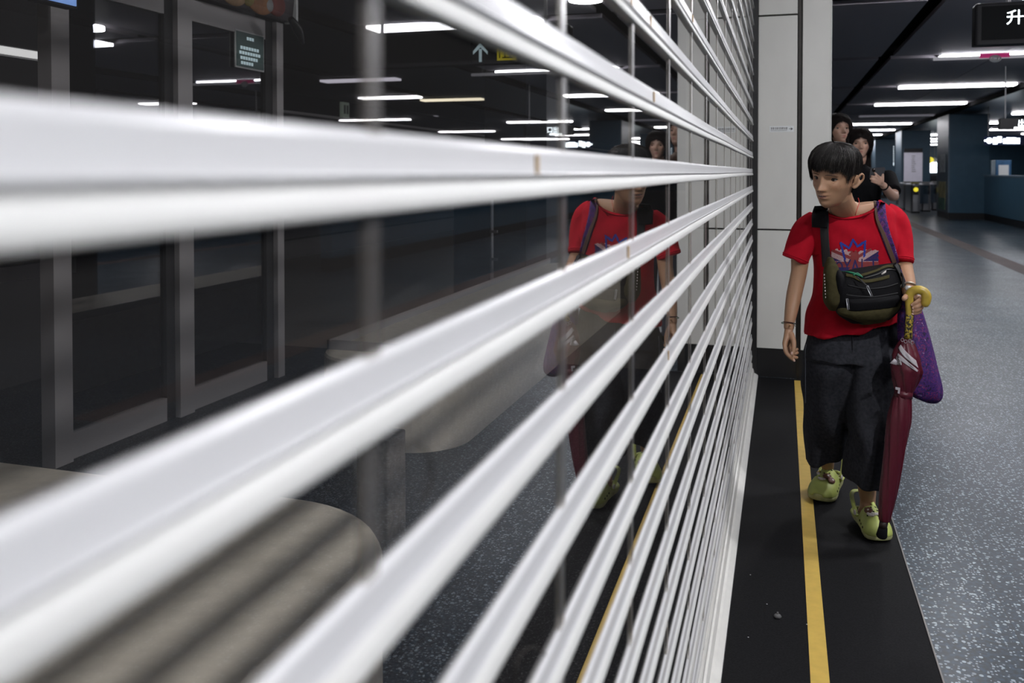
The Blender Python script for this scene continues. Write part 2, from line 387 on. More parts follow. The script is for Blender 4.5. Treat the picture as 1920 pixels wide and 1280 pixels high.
# ------------------------------------------------------------------ roller shutter
sh = thing('roller_shutter', (SL, 2.4, 0), 'white slatted roller shutter with clear panels filling the left of the corridor', 'shutter')
Y0, Y1 = -1.2, YE-.01
PITCHZ = .1128
prof = [(-.0085,.0190),(-.0055,.0199),(-.0036,.0192),(-.0020,.0172),(-.0012,.0150),(-.0010,.006),(-.0004,-.001),(.0006,-.0028),(-.0010,-.0046),(-.0040,-.0050),(-.0045,-.0066),
        (-.0012,-.0072),(.0010,-.0100),(.0028,-.0140),(.0034,-.0180),(.0028,-.0204),(.000,-.0216),(-.0085,-.0215),(-.0095,-.019)]
prof = [(a, c*1.03) for a, c in prof]
def slat_mb(zc, off):
    mb = MB(smooth=False); ys = list(np.linspace(Y0, Y1, 30))
    rings = []
    for y in ys:
        wv = .0006*math.sin(y*1.7+off*2.1)+.0004*math.sin(y*4.1+off)
        rings.append([(SL+x+wv*.6, y, zc+z+wv) for x, z in prof])
    n = len(prof)
    mb.loft(rings)
    # nose faces get the second material
    mi = []
    for i in range(len(rings)-1):
        for j in range(n): mi.append(1 if 10 <= j <= 17 else 0)
    mb.mi = mi+[0, 0]
    return mb
NLOW, NUP = -11, 17
for k in range(NLOW, NUP):
    zc = 1.4+k*PITCHZ + (0.0006*math.sin(k*3.3))
    so = mesh_obj('slat', slat_mb(zc, k), [M['slat'], M['slatlow']], sh)
    if k in (0, 1, 2, 3, -1, -3):   # rust runs and a few specks
        spots = {1: [(1228,170,190)], 2: [(1222,34,62),(1186,18,30)], 3: [(1300,38,45)], 0: [(1010,322,330)], -1:[(1180,470,474)], -3:[(1255,640,650)]}[k]
        for px_, ya, yb in spots:
            r = MB()
            a_ = onx(px_, ya, SL+.0012)
            rz = min(a_.z, zc+.015)
            r.rbox(SL-.001, SL+.0012, a_.y-.006, a_.y+.004, zc-.002, zc+.014, .0015, 2)
            mesh_obj('rust_stain', r, M['rust'], so)
joints = [.403+.405*k for k in range(-4, 15)]
for k in range(NLOW-1, NUP):
    zl = 1.4+k*PITCHZ+.0185; zh = zl+PITCHZ-.037
    if k == NLOW-1: zl = .10
    pn = MB(); ys = np.linspace(Y0, Y1, 2)
    pn.add([(GL, Y0, zl), (GL, Y1, zl), (GL, Y1, zh), (GL, Y0, zh)], [(0,1,2,3)])
    pn.cur = 1
    for y in joints:
        yy = y+.004*math.sin(k*7+y*3)
        pn.box(GL-.002, GL+.0025, yy-.008, yy+.008, zl, zh)
    po = mesh_obj('clear_panel', pn, [M['poly'], M['joint']], sh)
    if k in (-2, -3, -4):
        for (px_, py_, r_, a0, a1) in {-2: [(772,888,46,-60,120)], -3: [(985,750,62,110,250),], -4: [(1000,1262,38,20,200)]}[k]:
            c = onx(px_, py_, GL+.001); q = MB(); pts = []
            for a in np.linspace(math.radians(a0), math.radians(a1), 40):
                w = onx(px_+r_*math.cos(a)*.85, py_-r_*math.sin(a)*1.3, GL+.0012)
                pts.append(w)
            pts = [w for w in pts if zl < w.z < zh]
            if len(pts) > 3: q.tube(pts, .0005, 5); mesh_obj('water_ring_stain', q, M['ring'], po)
# bottom rail
rl = [(-.03,.098),(.0,.098),(.004,.09),(.004,.062),(.010,.058),(.016,.040),(.016,.034),(.012,.030),(.024,.027),(.042,.012),(.042,.0),(-.03,.0)]
mb = MB(); mb.loft([[(SL+x, y, z) for x, z in rl] for y in (Y0, Y1)]); mesh_obj('bottom_rail', mb, M['rail'], sh)

# ------------------------------------------------------------------ ceiling of the corridor
ys_seam = [15.07+5.07*k for k in range(-4, 11)]
def cells(x0, x1, y0, y1, z, m, name):
    b = MB()
    last = y0
    for y in [s for s in ys_seam if y0 < s < y1]+[y1+.17]:
        b.box(x0, x1, last, min(y-.17, y1), z, z+.05); last = y+.17
    return struct(name, b, m)
cells(-.6, 1.45, -5, 66, CZ, M['ceil'], 'ceiling')
b = MB(); last = -5
for y in ys_seam+[66.17]:
    for x0, x1 in ((1.63, 3.16), (3.18, 4.62)): b.box(x0, x1, last, y-.17, CZ, CZ+.05)
    last = y+.17
struct('ceiling_panels', b, M['ceil'])
b = MB(); b.box(-24, 24, -5, 70, CZ+.12, CZ+.2); struct('ceiling_void', b, M['ceilblack'])
b = MB(); b.box(4.62, 4.72, -5, 66, CZ-.10, CZ+.05); struct('trim_2', b, M['ceilblack'])
b = MB(); b.box(4.72, 7.4, -5, 66, CZ-.02, CZ+.05); struct('ceiling_soffit', b, M['ceilblue'])
b = MB(); b.box(7.4, 7.6, -5, 66, CZ-.06, CZ+.05); struct('trim_3', b, M['ceilblack'])
b = MB(); b.box(7.6, 24, -5, 66, CZ, CZ+.05); struct('ceiling_right', b, M['ceil'])
# ceiling lights
def light(name, x0, x1, y, m, z=CZ, hy=.17, drop=.045):
    t = thing(name, ((x0+x1)/2, y, z-drop), '', 'light')
    q = MB(); q.box(x0, x1, y-hy, y+hy, z-drop, z-.006)
    mesh_obj('diffuser', q, m, t)
    q = MB(); q.box(x0-.03, x1+.03, y-hy-.012, y+hy+.012, z-.006, z+(.07 if z == CZ else .018)); mesh_obj('housing', q, M['fixture'], t)
    return t
ordn = {-2:'behind the camera position', -1:'overhead', 0:'above the large hanging sign', 1:'', }
names = ['second nearest', 'third nearest', 'fourth nearest', 'fifth nearest', 'sixth nearest', 'seventh nearest', 'eighth nearest', 'farthest']
for i, y in enumerate(ys_seam):
    t = light('ceiling_light', 2.33, 4.5, y, M['tubeoff'] if i == 7 else (M['tube'] if i < 5 else M['tubefar']))
    if i < 4: lb = 'long white ceiling light panel over the nearer part of the corridor'
    elif i == 4: lb = 'nearest visible long white ceiling light, just below the large hanging sign'
    elif i == 5: lb = 'long white ceiling light second nearest in the main corridor row'
    elif i == 6: lb = 'long white ceiling light third nearest in the main corridor row'
    elif i == 7: lb = 'dim unlit long ceiling light between bright ones in the main corridor row'
    else: lb = 'small distant white ceiling light in the far part of the corridor row'
    t['label'] = lb
    if i < 4: t['group'] = 'corridor ceiling lights over the nearer part'
    elif i > 7: t['group'] = 'corridor ceiling lights in the far part'
for y, r_, pw_ in ((8.87, .17, 1), (3.8, .10, 2.6), (1.2, .05, 17), (-1.27, .10, 2.6)):  # farthest lamp inferred from its reflection; nearer three added to light slats and bench
    t = thing('downlight_and_fill', (1.54, y, CZ-.05), 'round lamp in the black ceiling gap above the walkway, the nearer ones added for light', 'light', 'round lamps above the walkway')
    q = MB(); q.cyl((1.54, y, CZ-.05), r_, .045, 28); mesh_obj('diffuser', q, mat('round_lamp_diffuser', (.9,.9,.95), 0.5, emit=DOWN*pw_, ecol=(.97,.97,1.0)), t)
    q = MB(); q.cyl((1.54, y, CZ-.005), r_+.03, .06, 28); mesh_obj('housing', q, M['fixture'], t)
# far hall lights seen past the columns
for i, (x0, x1, y) in enumerate([(a_, b_, (z_+a_*.2943)/.9557) for a_, b_, z_ in ((6.6,8.9,26.5),(6.9,9.1,31.6),(7.9,10,36.7),(6.3,9,42),(6.6,9.4,46.5),(7.0,10,51),(7.4,11.5,57),(10.5,13,40.5))]+[(11.5,14,27),(11.5,14,36),(11.5,14,45),(7.7,9.2,19)]):
    t = light('hall_light', x0, x1, y, M['tubefar'], z=CZ-.03); t['label'] = 'white ceiling light in the hall beyond the blue columns'; t['group'] = 'hall ceiling lights beyond the columns'

# ------------------------------------------------------------------ hanging things over the corridor
# large black sign
sa = pt(1829, 8, 7.0); zt, zb = pt(1829, 6, 7.0).z, pt(1829, 84, 7.0).z
sg = thing('hanging_sign', (sa.x+1.0, sa.y, zb), 'large black hanging sign with a lit white character at top right', 'sign')
q = MB(); q.rbox(sa.x, sa.x+2.2, sa.y, sa.y+.16, zb, zt, .03, 4, .02); mesh_obj('casing', q, M['doorframe_dark'], sg)
sm = mat('sign_face_black', (.002,.003,.004), .5, spec=.08)
q = MB(); q.box(sa.x+.045, sa.x+2.155, sa.y-.004, sa.y+.01, zb+.035, zt-.03); mesh_obj('face', q, sm, sg)
gp = ony(1886, 46, sa.y-.006)
gt = ony(1920, 18, sa.y-.006)
q = MB(); text_mb(q, '升', (gt.z-gp.z)*1.12, lambda x, y, z: (gp.x+x*1.05, sa.y-.006+z*.3, gp.z+y+.01), .003); mesh_obj('lettering', q, M['glowwhite'], sg)
for dx in (.25, 1.9):
    q = MB(); q.cyl((sa.x+dx, sa.y+.08, zt), .018, CZ-zt, 12); mesh_obj('hanger', q, M['fixture'], sg)
# banner strip under the first light
ya = pt(1750, 108, 12.9)
bl = thing('hanging_banner', (ya.x+1, ya.y, pt(1750,113,12.9).z), 'narrow white hanging strip with pink section and round emblem below the nearest light', 'banner')
zb_, zt_ = pt(1750,113.5,12.9).z, pt(1750,107.5,12.9).z
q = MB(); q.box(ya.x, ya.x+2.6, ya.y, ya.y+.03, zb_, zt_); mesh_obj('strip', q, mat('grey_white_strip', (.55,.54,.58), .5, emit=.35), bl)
c0, c1 = ony(1837, 105, ya.y).x, ony(1893, 105, ya.y).x
q = MB(); q.box(c0, c1, ya.y-.012, ya.y, zb_+.012, zt_+.03); mesh_obj('pink_section', q, M['pink'], bl)
cc = ony(1866, 110, ya.y-.02); q = MB(smooth=True)
for r_, rr in ((.062, .012), (.03, .012)):
    q.tube([(cc.x+r_*1.1*math.cos(a), ya.y-.02, cc.z+r_*.7*math.sin(a)) for a in np.linspace(0, 2*PI, 25)], rr, 6)
mesh_obj('emblem', q, M['white'], bl)
for dx in (.1, 2.4):
    q = MB(); q.cyl((ya.x+dx, ya.y+.015, zt_), .006, CZ-zt_, 8); mesh_obj('hanger', q, M['fixture'], bl)

# ------------------------------------------------------------------ blue columns
def column(y, lab):
    t = thing('blue_column', (5.2, y+1, 0), lab, 'column')
    q = MB(); q.box(4.69, 5.75, y, y+2.0, .19, CZ-.1); mesh_obj('front_cladding', q, M['blue'], t)
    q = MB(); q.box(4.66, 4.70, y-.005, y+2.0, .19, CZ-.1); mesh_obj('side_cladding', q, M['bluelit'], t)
    q = MB(); q.box(4.68, 5.74, y+.02, y+1.98, 0, .19); mesh_obj('base', q, M['black'], t)
    return t
YA = (26.0+4.67*math.sin(YAW))/math.cos(YAW)
column(YA, 'large dark blue clad column beside the blue parapet')
colB = column(YA+10.8, 'blue column behind the ticket gates and white board')
column(YA+21.6, 'far blue column half hidden behind the woman with the phone')
column(YA+32.4, 'farthest blue column at the end of the corridor')
t = thing('poster', (4.66, YA+1, 1), 'yellow and green poster on the lit side of the large column', 'poster')
q = MB(); a, c = onx(1760.5, 340, 4.655), onx(1772, 393, 4.655); q.box(4.646, 4.656, c.y, a.y, c.z, a.z); mesh_obj('sheet', q, mat('poster_yellow', (.35,.33,.16), .5, noise=.5, nscale=4), t)
q = MB(); q.box(4.640, 4.647, c.y, a.y, c.z, c.z+.35); mesh_obj('green_section', q, mat('poster_green', (.08,.22,.16), .5, noise=.5, nscale=6), t)
q = MB(); a, c = onx(1763, 290, 4.655), onx(1772, 323, 4.655); q.box(4.645, 4.654, c.y, a.y, c.z, a.z)
tag(mesh_obj('notice_board', q, mat('pale_notice', (.45,.52,.56), .5, noise=.3, nscale=8)), 'pale notice above the poster on the large column', 'notice')
q = MB(smooth=True)
for i in range(9):
    a = onx(1676, 275+i*4.2, 4.65); rr = .032 if i != 8 else .05
    q.tube([(4.64, a.y+rr*math.cos(u), a.z+rr*math.sin(u)) for u in np.linspace(0, 2*PI, 13)], .009, 5)
a = onx(1676, 307, 4.65); q.ell((4.64, a.y, a.z), (.02,.05,.05))
mesh_obj('vertical_lettering', q, mat('soft_lit_lettering', (.6,.7,.75), .5, emit=.9, ecol=(.8,.92,1)), colB)

# ------------------------------------------------------------------ parapet, gates, boards
pw = thing('parapet', (5.7, 20, 0), 'low blue parapet wall at the right edge of the corridor', 'wall')
q = MB(); q.box(5.62, 5.80, 11, YA-.06, .19, 1.26); mesh_obj('panel', q, M['blue'], pw)
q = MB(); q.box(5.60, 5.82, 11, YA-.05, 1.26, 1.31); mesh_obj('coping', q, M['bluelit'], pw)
q = MB(); q.box(5.63, 5.79, 11, YA-.06, 0, .19); mesh_obj('base', q, M['black'], pw)
def gate(px, z, lab, lit=False):
    c = pt(px, 345, z); t = thing('ticket_gate', (c.x, c.y, 0), lab, 'gate')
    q = MB(); q.rbox(c.x-.14, c.x+.14, c.y-.8, c.y+.8, .06, 1.0, .08, 4, .05); mesh_obj('housing', q, M['silver'], t)
    q = MB(); q.box(c.x-.13, c.x+.13, c.y-.78, c.y+.78, 0, .06); mesh_obj('base', q, M['black'], t)
    q = MB(); q.box(c.x-.09, c.x+.09, c.y-.815, c.y-.80, .62, .92); mesh_obj('reader', q, M['black'], t)
    q = MB(smooth=True); q.cyl((c.x, c.y-.815, .80), .075, -.012, 18, 'y'); mesh_obj('indicator', q, M['glowyellow'] if lit else M['greydot'], t)
    q = MB(); q.rbox(c.x-.13, c.x+.13, c.y-.7, c.y-.4, 1.0, 1.05, .05, 4, .02); mesh_obj('top_panel', q, mat('gate_top', (.45,.38,.12) if lit else (.3,.3,.3), .5), t)
    q = MB(); q.box(c.x+.14, c.x+.5, c.y-.02, c.y+.02, .3, .95); mesh_obj('flap', q, M['glassdark'], t)
gate(1711, 30.5, 'steel ticket gate with a yellow indicator under the white board', True)
gate(1731, 31.5, 'steel ticket gate between the yellow marked gate and the large column')
gate(1749, 32.5, 'steel ticket gate next to the large blue column')
gate(1697, 33.0, 'steel ticket gate left of the yellow marked gate')
c = pt(1712, 338, 34); bd = thing('notice_stand', (c.x, c.y, 0), 'tall white notice board standing behind the ticket gates', 'board')
a, e = pt(1695.5, 286, 34), pt(1728.5, 340, 34)
q = MB(); q.box(a.x, e.x, c.y-.02, c.y+.02, e.z, a.z); mesh_obj('sheet', q, mat('pale_lilac_sheet', (.62,.60,.70), .5, noise=.04, nscale=8, emit=.10), bd)
q = MB(); q.box(a.x, e.x, c.y-.03, c.y+.02, a.z, a.z+.16); mesh_obj('header', q, M['doorframe_dark'], bd)
q = MB(); q.box(a.x+.05, a.x+.10, c.y, c.y+.05, 0, e.z); q.box(e.x-.1, e.x-.05, c.y, c.y+.05, 0, e.z); mesh_obj('stand', q, M['doorframe_dark'], bd)
q = MB()
for i in range(9): q.box(a.x+.27, a.x+.27+random.uniform(.1,.16), c.y-.024, c.y-.018, a.z-.14-.075*i, a.z-.12-.075*i)
mesh_obj('lettering', q, M['greydot'], bd)
for nm, px, py, z, w, h, m, lab in (('round_sign', 1744.5, 300, 38, .13, .13, M['glowyellow'], 'small round yellow sign above the ticket gates'),
        ('round_sign', 1752.5, 300, 38, .10, .10, M['white'], 'small round white sign next to the yellow one above the gates')):
    c = pt(px, py, z); q = MB(smooth=True); q.cyl((c.x, c.y, c.z), w, .05, 20, 'y')
    o = mesh_obj(nm, q, m); tag(o, lab, 'sign')
    q = MB(); q.cyl((c.x, c.y+.025, c.z+w), .01, CZ-c.z-w, 6); mesh_obj('hanger', q, M['fixture'], o)
c = pt(1753, 313, 38); q = MB(); q.rbox(c.x-.19, c.x+.19, c.y, c.y+.06, c.z-.24, c.z+.2, .02, 3); o = mesh_obj('ticket_screen', q, M['glowwhite']); tag(o, 'bright white screen glowing behind the ticket gates', 'screen')
q = MB(); q.box(c.x-.3, c.x+.3, c.y+.06, c.y+.5, 0, 2.0); mesh_obj('cabinet', q, M['doorframe_dark'], o)
# hall behind: kiosks and hanging signs
for px0, px1, pyt, z, m, lab in ((1733, 1745, 296, 44, M['bluelit'], 'tall pale machine in the distance behind the gates'),
                              (1867, 1895, 300, 33, mat('blue_booth', (.05,.14,.28), .4, noise=.3, nscale=3), 'blue booth in the hall beyond the parapet')):
    a, e = pt(px0, pyt, z), pt(px1, pyt, z)
    q = MB(); q.rbox(a.x, e.x, a.y, a.y+.8, 0, a.z, .05, 3); o = tag(mesh_obj('kiosk', q, m), lab, 'kiosk')
    q = MB(); q.box(a.x+.1, e.x-.1, a.y-.01, a.y, a.z*.55, a.z*.9); mesh_obj('panel', q, M['white'], o)
a, e = pt(1874, 222, 15), pt(1990, 243, 15)
hs = thing('hanging_sign', (a.x+.5, a.y, e.z), 'black hanging sign at the right edge above the blue lit sign', 'sign')
q = MB(); q.rbox(a.x, e.x, a.y, a.y+.12, e.z, a.z, .02, 3); mesh_obj('casing', q, M['black'], hs)
q = MB(); g = ony(1908, 236, a.y-.01); text_mb(q, '出口', .13, lambda x, y, z: (g.x+x, a.y-.008+z, g.z+y), .004); q.box(g.x-.05, g.x+.2, a.y-.008, a.y, g.z-.055, g.z-.02); mesh_obj('lettering', q, M['glowwhite'], hs)
q = MB(); q.cyl((a.x+.1, a.y+.06, a.z), .012, CZ-a.z, 8); q.cyl((e.x-.1, a.y+.06, a.z), .012, CZ-a.z, 8); mesh_obj('hanger', q, M['fixture'], hs)
a, e = pt(1846, 255, 24), pt(1990, 272, 24)
hs = thing('lit_sign', (a.x+.9, a.y, e.z), 'dark blue hanging sign with glowing white writing above the parapet', 'sign')
q = MB(); q.rbox(a.x, e.x, a.y, a.y+.1, e.z, a.z, .02, 3); mesh_obj('casing', q, mat('navy_sign', (.01,.02,.07), .4), hs)
q = MB(smooth=True); f = lambda px, py: ony(px, py, a.y-.01)
c = f(1855, 263.5); q.ell((c.x, a.y-.01, c.z), (.07,.02,.075)); q.box(c.x-.12, c.x, a.y-.02, a.y, c.z-.02, c.z+.02)
for (x0, x1, y0, y1) in ((1862,1870,258,270),(1870,1878,256,267),(1881,1886,260,269),(1887,1896,258,269),(1897,1905,258,269),(1906,1912,259,269)):
    u, v = f(x0, y0), f(x1, y1); q.rbox(u.x, v.x, a.y-.02, a.y-.002, v.z, u.z, .01, 2)
mesh_obj('lettering', q, M['glowwhite'], hs)
q = MB(); q.cyl((a.x+.1, a.y+.05, a.z), .012, CZ-a.z, 8); mesh_obj('hanger', q, M['fixture'], hs)
# outer walls
b = MB(); b.box(-24, 24, 66, 66.2, 0, CZ+.2); struct('wall_far', b, M['blue'])
b = MB(); b.box(20, 20.2, -5, 66, 0, CZ+.2); struct('wall_right', b, M['darkwall'])
b = MB(); b.box(-24, 24, -5.2, -5, 0, CZ+.2); struct('wall_behind', b, M['darkwall'])

# ------------------------------------------------------------------ the room behind the shutter
b = MB(); b.box(-24, -.6, -5, 66, CZ+.0, CZ+.06); struct('ceiling_inner', b, M['ceilbrown'])
b = MB(); b.box(-24.2, -24, -5, 66, 0, CZ); struct('wall_left', b, M['darkwall'])
WX = -3.3
zt = 2.36
def wy(px): return onx(px, 700, WX).y
gw = thing('glazed_screen', (WX, 4, 0), 'dark glazed screen wall with grey metal frames behind the shutter', 'screen wall')
for pa, pb, m in ((93, 127, 'doorframe'), (330, 357, 'doorframe'), (313, 329, 'doorframe_dark'), (501, 514, 'doorframe_dark'), (515, 527, 'doorframe')):
    q = MB(); q.box(WX-.05, WX+.03 if m == 'doorframe' else WX, wy(pa), wy(pb), 0, zt+.05); mesh_obj('post', q, M[m], gw)
for pa, pb in ((127, 313), (357, 501)):
    q = MB(); q.box(WX-.04, WX+.0, wy(pa), wy(pb), 0, .13); mesh_obj('bottom_rail', q, M['doorframe'], gw)
    q = MB(); q.box(WX-.04, WX+.0, wy(pa), wy(pb), zt-.08, zt+.05); mesh_obj('top_rail', q, M['doorframe'], gw)
    q = MB(); q.box(WX-.03, WX-.02, wy(pa), wy(pb), .13, zt-.08); mesh_obj('pane', q, M['glassdark'], gw)
q = MB(); q.box(WX-.6, WX-.5, -5, wy(93), 0, CZ); struct('wall_inner', q, M['darkwall'])
q = MB(); q.box(WX-.25, WX-.20, -5, wy(527), zt+.03, CZ-.02); mesh_obj('fascia', q, mat('dark_fascia', (.05,.045,.045), .6, noise=.5, nscale=3), gw)
q = MB(); q.box(WX-1.6, WX-1.5, wy(93), wy(527)+2, 0, CZ); struct('wall_inner_back', q, M['darkwall'])
q = MB(); q.box(WX-.9, WX-.6, wy(127), wy(330)-.1, .82, .9); q.box(WX-.9, WX-.85, wy(140), wy(145), 0, .82); q.box(WX-.9, WX-.85, wy(320), wy(325), 0, .82)
tag(mesh_obj('shelf_counter', q, M['doorframe']), 'grey shelf seen through the first pane of the glazed screen', 'shelf')
# banner with round pictures above the screen
bn = thing('picture_banner', (WX+.06, wy(450), 2.36), 'dim banner with round food pictures above the glazed screen', 'banner')
y0b, y1b = wy(200), onx(548, 40, WX+.1).y
q = MB(smooth=True); rings = []
for y in np.linspace(y0b, y1b, 12): rings.append([(WX+.04, y, 2.42), (WX+.10, y, 2.42), (WX+.12, y, 2.60), (WX+.06, y, 2.95), (WX+.0, y, 2.95)])
q.loft(rings); mesh_obj('board', q, mat('banner_board', (.09,.075,.085), .6, noise=.4, nscale=4), bn)
q = MB(); q.box(WX+.04, WX+.13, y1b, y1b+.025, 2.41, 2.95); mesh_obj('end_trim', q, M['white'], bn)
for px_, py_, r_, cm in ((395,8,.13,(.13,.10,.03)),(440,3,.17,(.32,.2,.1)),(490,2,.19,(.30,.13,.05)),(520,18,.11,(.20,.04,.03)),(468,32,.07,(.25,.2,.05)),(505,45,.07,(.3,.3,.3))):
    c = onx(px_, py_, WX+.115); q = MB(smooth=True); q.ell((WX+.105, c.y, max(c.z, 2.45+r_*.5)), (.02, r_, r_*.75)); mesh_obj('picture', q, mat('picture_colour', cm, .6, noise=.4, nscale=9), bn)
# green plaque on the second pane
a, e = onx(443, 47, WX+.01), onx(497, 108, WX+.01)
pl = MB(); pl.box(WX-.006, WX+.002, a.y, e.y, 2.06, 2.30); po = mesh_obj('plaque', pl, M['white']); tag(po, 'small dark green plaque with white text on the screen glass', 'plaque')
q = MB(); q.box(WX+.002, WX+.006, a.y+.01, e.y-.01, 2.07, 2.29); mesh_obj('face', q, M['plaque'], po)
q = MB()
for r_, (l, w) in enumerate(((.35,.3),(0,0),(.1,.75),(.06,.85),(.1,.7),(.12,.5))):
    if w:
        xx = a.y+.02+l*(e.y-a.y-.04)
        n = int(w*10)
        for k in range(n): q.box(WX+.006, WX+.008, xx+k*(w*(e.y-a.y-.04)/n), xx+(k+.75)*(w*(e.y-a.y-.04)/n), 2.265-r_*.032-.02, 2.265-r_*.032)
mesh_obj('lettering', q, M['arrow'], po)
# hanging decoration below banner
q = MB(smooth=True); c = onx(560, 60, WX+.2); q.tube([onx(545,35,WX+.2), onx(558,55,WX+.2), onx(568,82,WX+.2)], [.02,.035,.012], 8, sub=3)
mesh_obj('ribbon', q, M['black'], bn)
# blue screen reflected/seen top left
a, e = onx(73, -8, -3.0), onx(145, 17, -3.0)
q = MB(); q.box(-3.06, -3.0, a.y, e.y, e.z, a.z+.2); o = mesh_obj('hanging_screen', q, M['doorframe_dark']); tag(o, 'small hanging screen with blue border at the top left', 'screen')
q = MB(); q.box(-3.0, -2.995, a.y+.01, e.y-.01, e.z+.01, a.z+.19); mesh_obj('blue_border', q, M['glowblue'], o)
q = MB(); q.box(-2.995, -2.99, a.y+.045, e.y-.045, e.z+.05, a.z+.15); mesh_obj('picture', q, mat('dim_picture', (.06,.12,.14), .4, emit=.25, ecol=(.2,.4,.3)), o)
q = MB(); q.box(-3.04, -3.02, (a.y+e.y)/2-.01, (a.y+e.y)/2+.01, a.z+.2, CZ-.02); mesh_obj('hanger', q, M['fixture'], o)
# farther dark wall with a beam, lit pictogram
q = MB(); q.box(-7.7, -7.6, 4, 30, 0, 2.45); struct('wall_track_side', q, M['darkwall'])
q = MB(); q.box(-7.75, -7.3, 4, 40, 2.35, 2.62); struct('trim_4', q, M['ceilblack'])
q = MB(); q.box(-7.32, -7.26, 4, 40, 2.30, 2.34); struct('trim_5', q, M['doorframe'])
for z in (.3,.55,.8,1.05,1.3,1.55):
    q = MB(); q.box(-7.59, -7.54, 6, 28, z, z+.03); struct('trim_%d' % (6+int(z*4)), q, M['doorframe_dark'])
c = onx(645, 205, -7.2); q = MB(); q.rbox(-7.22, -7.16, c.y-.13, c.y+.13, c.z-.14, c.z+.12, .02, 3); o = mesh_obj('pictogram_sign', q, mat('pictogram_green', (.3,.36,.3), .5, emit=.12)); tag(o, 'small pale green pictogram sign on the dark far wall', 'sign')
q = MB(); q.box(-7.16, -7.155, c.y-.08, c.y-.02, c.z-.08, c.z+.07); q.box(-7.16, -7.155, c.y+.02, c.y+.08, c.z-.08, c.z+.07); mesh_obj('pictogram', q, M['black'], o)
# inner lights: two rows
for (xa, xb, pxc, pyc, m) in ((600,752,0,152,'tubedim'),(790,906,0,188,'tubewarm'),(725,818,0,220,'tubedim'),(830,906,0,236,'tubedim'),(765,830,0,250,'tubedim'),(842,900,0,259,'tubedim'),(520,620,0,227,'tubedim')):
    a = onz(xa, pyc+2, CZ-.07); e = onz(xb, pyc, CZ-.07)
    t = light('inner_light', a.x, e.x, (a.y+e.y)/2, M[m], z=CZ-.02, hy=.15)
    t['label'] = 'dim ceiling light seen through the shutter in the inner hall'; t['group'] = 'inner hall ceiling lights'
    if m == 'tubewarm': t['label'] = 'yellowish ceiling light, brightest of the inner hall lights'; del t['group']
a = onx(-60, 110, WX-.5); e = onx(102, 104, WX-.5)  # added glowing strip standing in for the reflection of a nearby light
t = thing('light_reflection_strip', (WX-.47, (a.y+e.y)/2, 2.0), 'narrow glowing strip standing in for a light reflection on the dark wall at the far left behind the shutter', 'light')
q = MB(); q.box(WX-.47, WX-.44, a.y, e.y, 1.995, 2.03); mesh_obj('diffuser', q, mat('painted_reflection_glow', (.9,.9,.9), .5, emit=.7), t)
q = MB(); q.box(WX-.499, WX-.47, a.y, e.y, 1.985, 2.04); mesh_obj('housing', q, M['fixture'], t)  # diffuser and housing only shape the added strip, no fixture there
# arrow sign
a, e = pt(880, 76, 8.5), pt(985, 118, 8.5)
hs = thing('arrow_sign', (a.x+.3, a.y, e.z), 'dark hanging sign with pale up arrow and yellow square behind the shutter', 'sign')
q = MB(); q.rbox(a.x, e.x, a.y, a.y+.1, e.z, a.z, .02, 3); mesh_obj('casing', q, mat('sign_dark', (.02,.02,.022), .5), hs)
g = lambda px, py: ony(px, py, a.y-.006)
q = MB(); u, v = g(898, 92), g(903, 116); q.box(u.x, v.x, a.y-.008, a.y, v.z, u.z)
pf = lambda px, py: (g(px,py).x, a.y-.008, g(px,py).z); pb = lambda px, py: (g(px,py).x, a.y, g(px,py).z)
q.prism([(900.5,80),(914,96),(914,102),(900.5,88.5),(887,102),(887,96)], pf, pb); mesh_obj('arrow', q, M['arrow'], hs)
q = MB(); u, v = g(932, 84), g(968, 112); q.rbox(u.x, v.x, a.y-.008, a.y, v.z, u.z, .006, 2); yo = mesh_obj('yellow_square', q, mat('sign_yellow', (.5,.42,.03), .5, emit=.35, ecol=(.7,.6,.03)), hs)
q = MB()
for x0, x1, y0, y1 in ((936,938,88,109),(936,962,88,89.6),(942,952,94,95.5),(946,948,94,107),(952,962,100,101.5),(956,958,92,108),(942,962,107,108.4)):
    u, v = g(x0, y0), g(x1, y1); q.box(u.x, v.x, a.y-.012, a.y-.008, v.z, u.z)
mesh_obj('pictogram', q, M['black'], yo)
q = MB(); q.cyl((a.x+.1, a.y+.05, a.z), .01, CZ-a.z-.02, 8); q.cyl((e.x-.1, a.y+.05, a.z), .01, CZ-a.z-.02, 8); mesh_obj('hanger', q, M['fixture'], hs)
# inner column and door panel
ic = thing('inner_column', (-3.0, 11, 0), 'dark square column in the hall behind the shutter', 'column')
a, c, e = pt(909, 540, 10.6), pt(993, 540, 10.6), pt(1033, 540, 10.6)
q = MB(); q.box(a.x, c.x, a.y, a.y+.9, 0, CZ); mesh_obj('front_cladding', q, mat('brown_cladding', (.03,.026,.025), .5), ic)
q = MB(); q.box(c.x, e.x, a.y+.02, a.y+.9, 0, CZ); mesh_obj('side_cladding', q, mat('lit_bluish_cladding', (.07,.075,.095), .4), ic)  # lit side of the column, its light put into a paler colour
dp = thing('door_panel', (-2.7, 8, 0), 'dark glass door panel with thin metal edge behind the shutter', 'door')
a, e = pt(851, 590, 8.2), pt(927, 590, 8.2)
q = MB(); q.box(a.x, e.x, a.y, a.y+.05, .02, 1.35); mesh_obj('leaf', q, mat('dark_navy_panel', (.018,.018,.026), .3), dp)
q = MB(); q.box(e.x, e.x+.012, a.y-.01, a.y+.05, 0, 1.35); mesh_obj('edge', q, M['silver'], dp)
for zz in (pt(927,432,8.2).z, pt(927,483,8.2).z):
    q = MB(); q.box(e.x, e.x+.07, a.y-.02, a.y+.0, zz-.012, zz+.012); mesh_obj('hinge', q, M['silver'], dp)
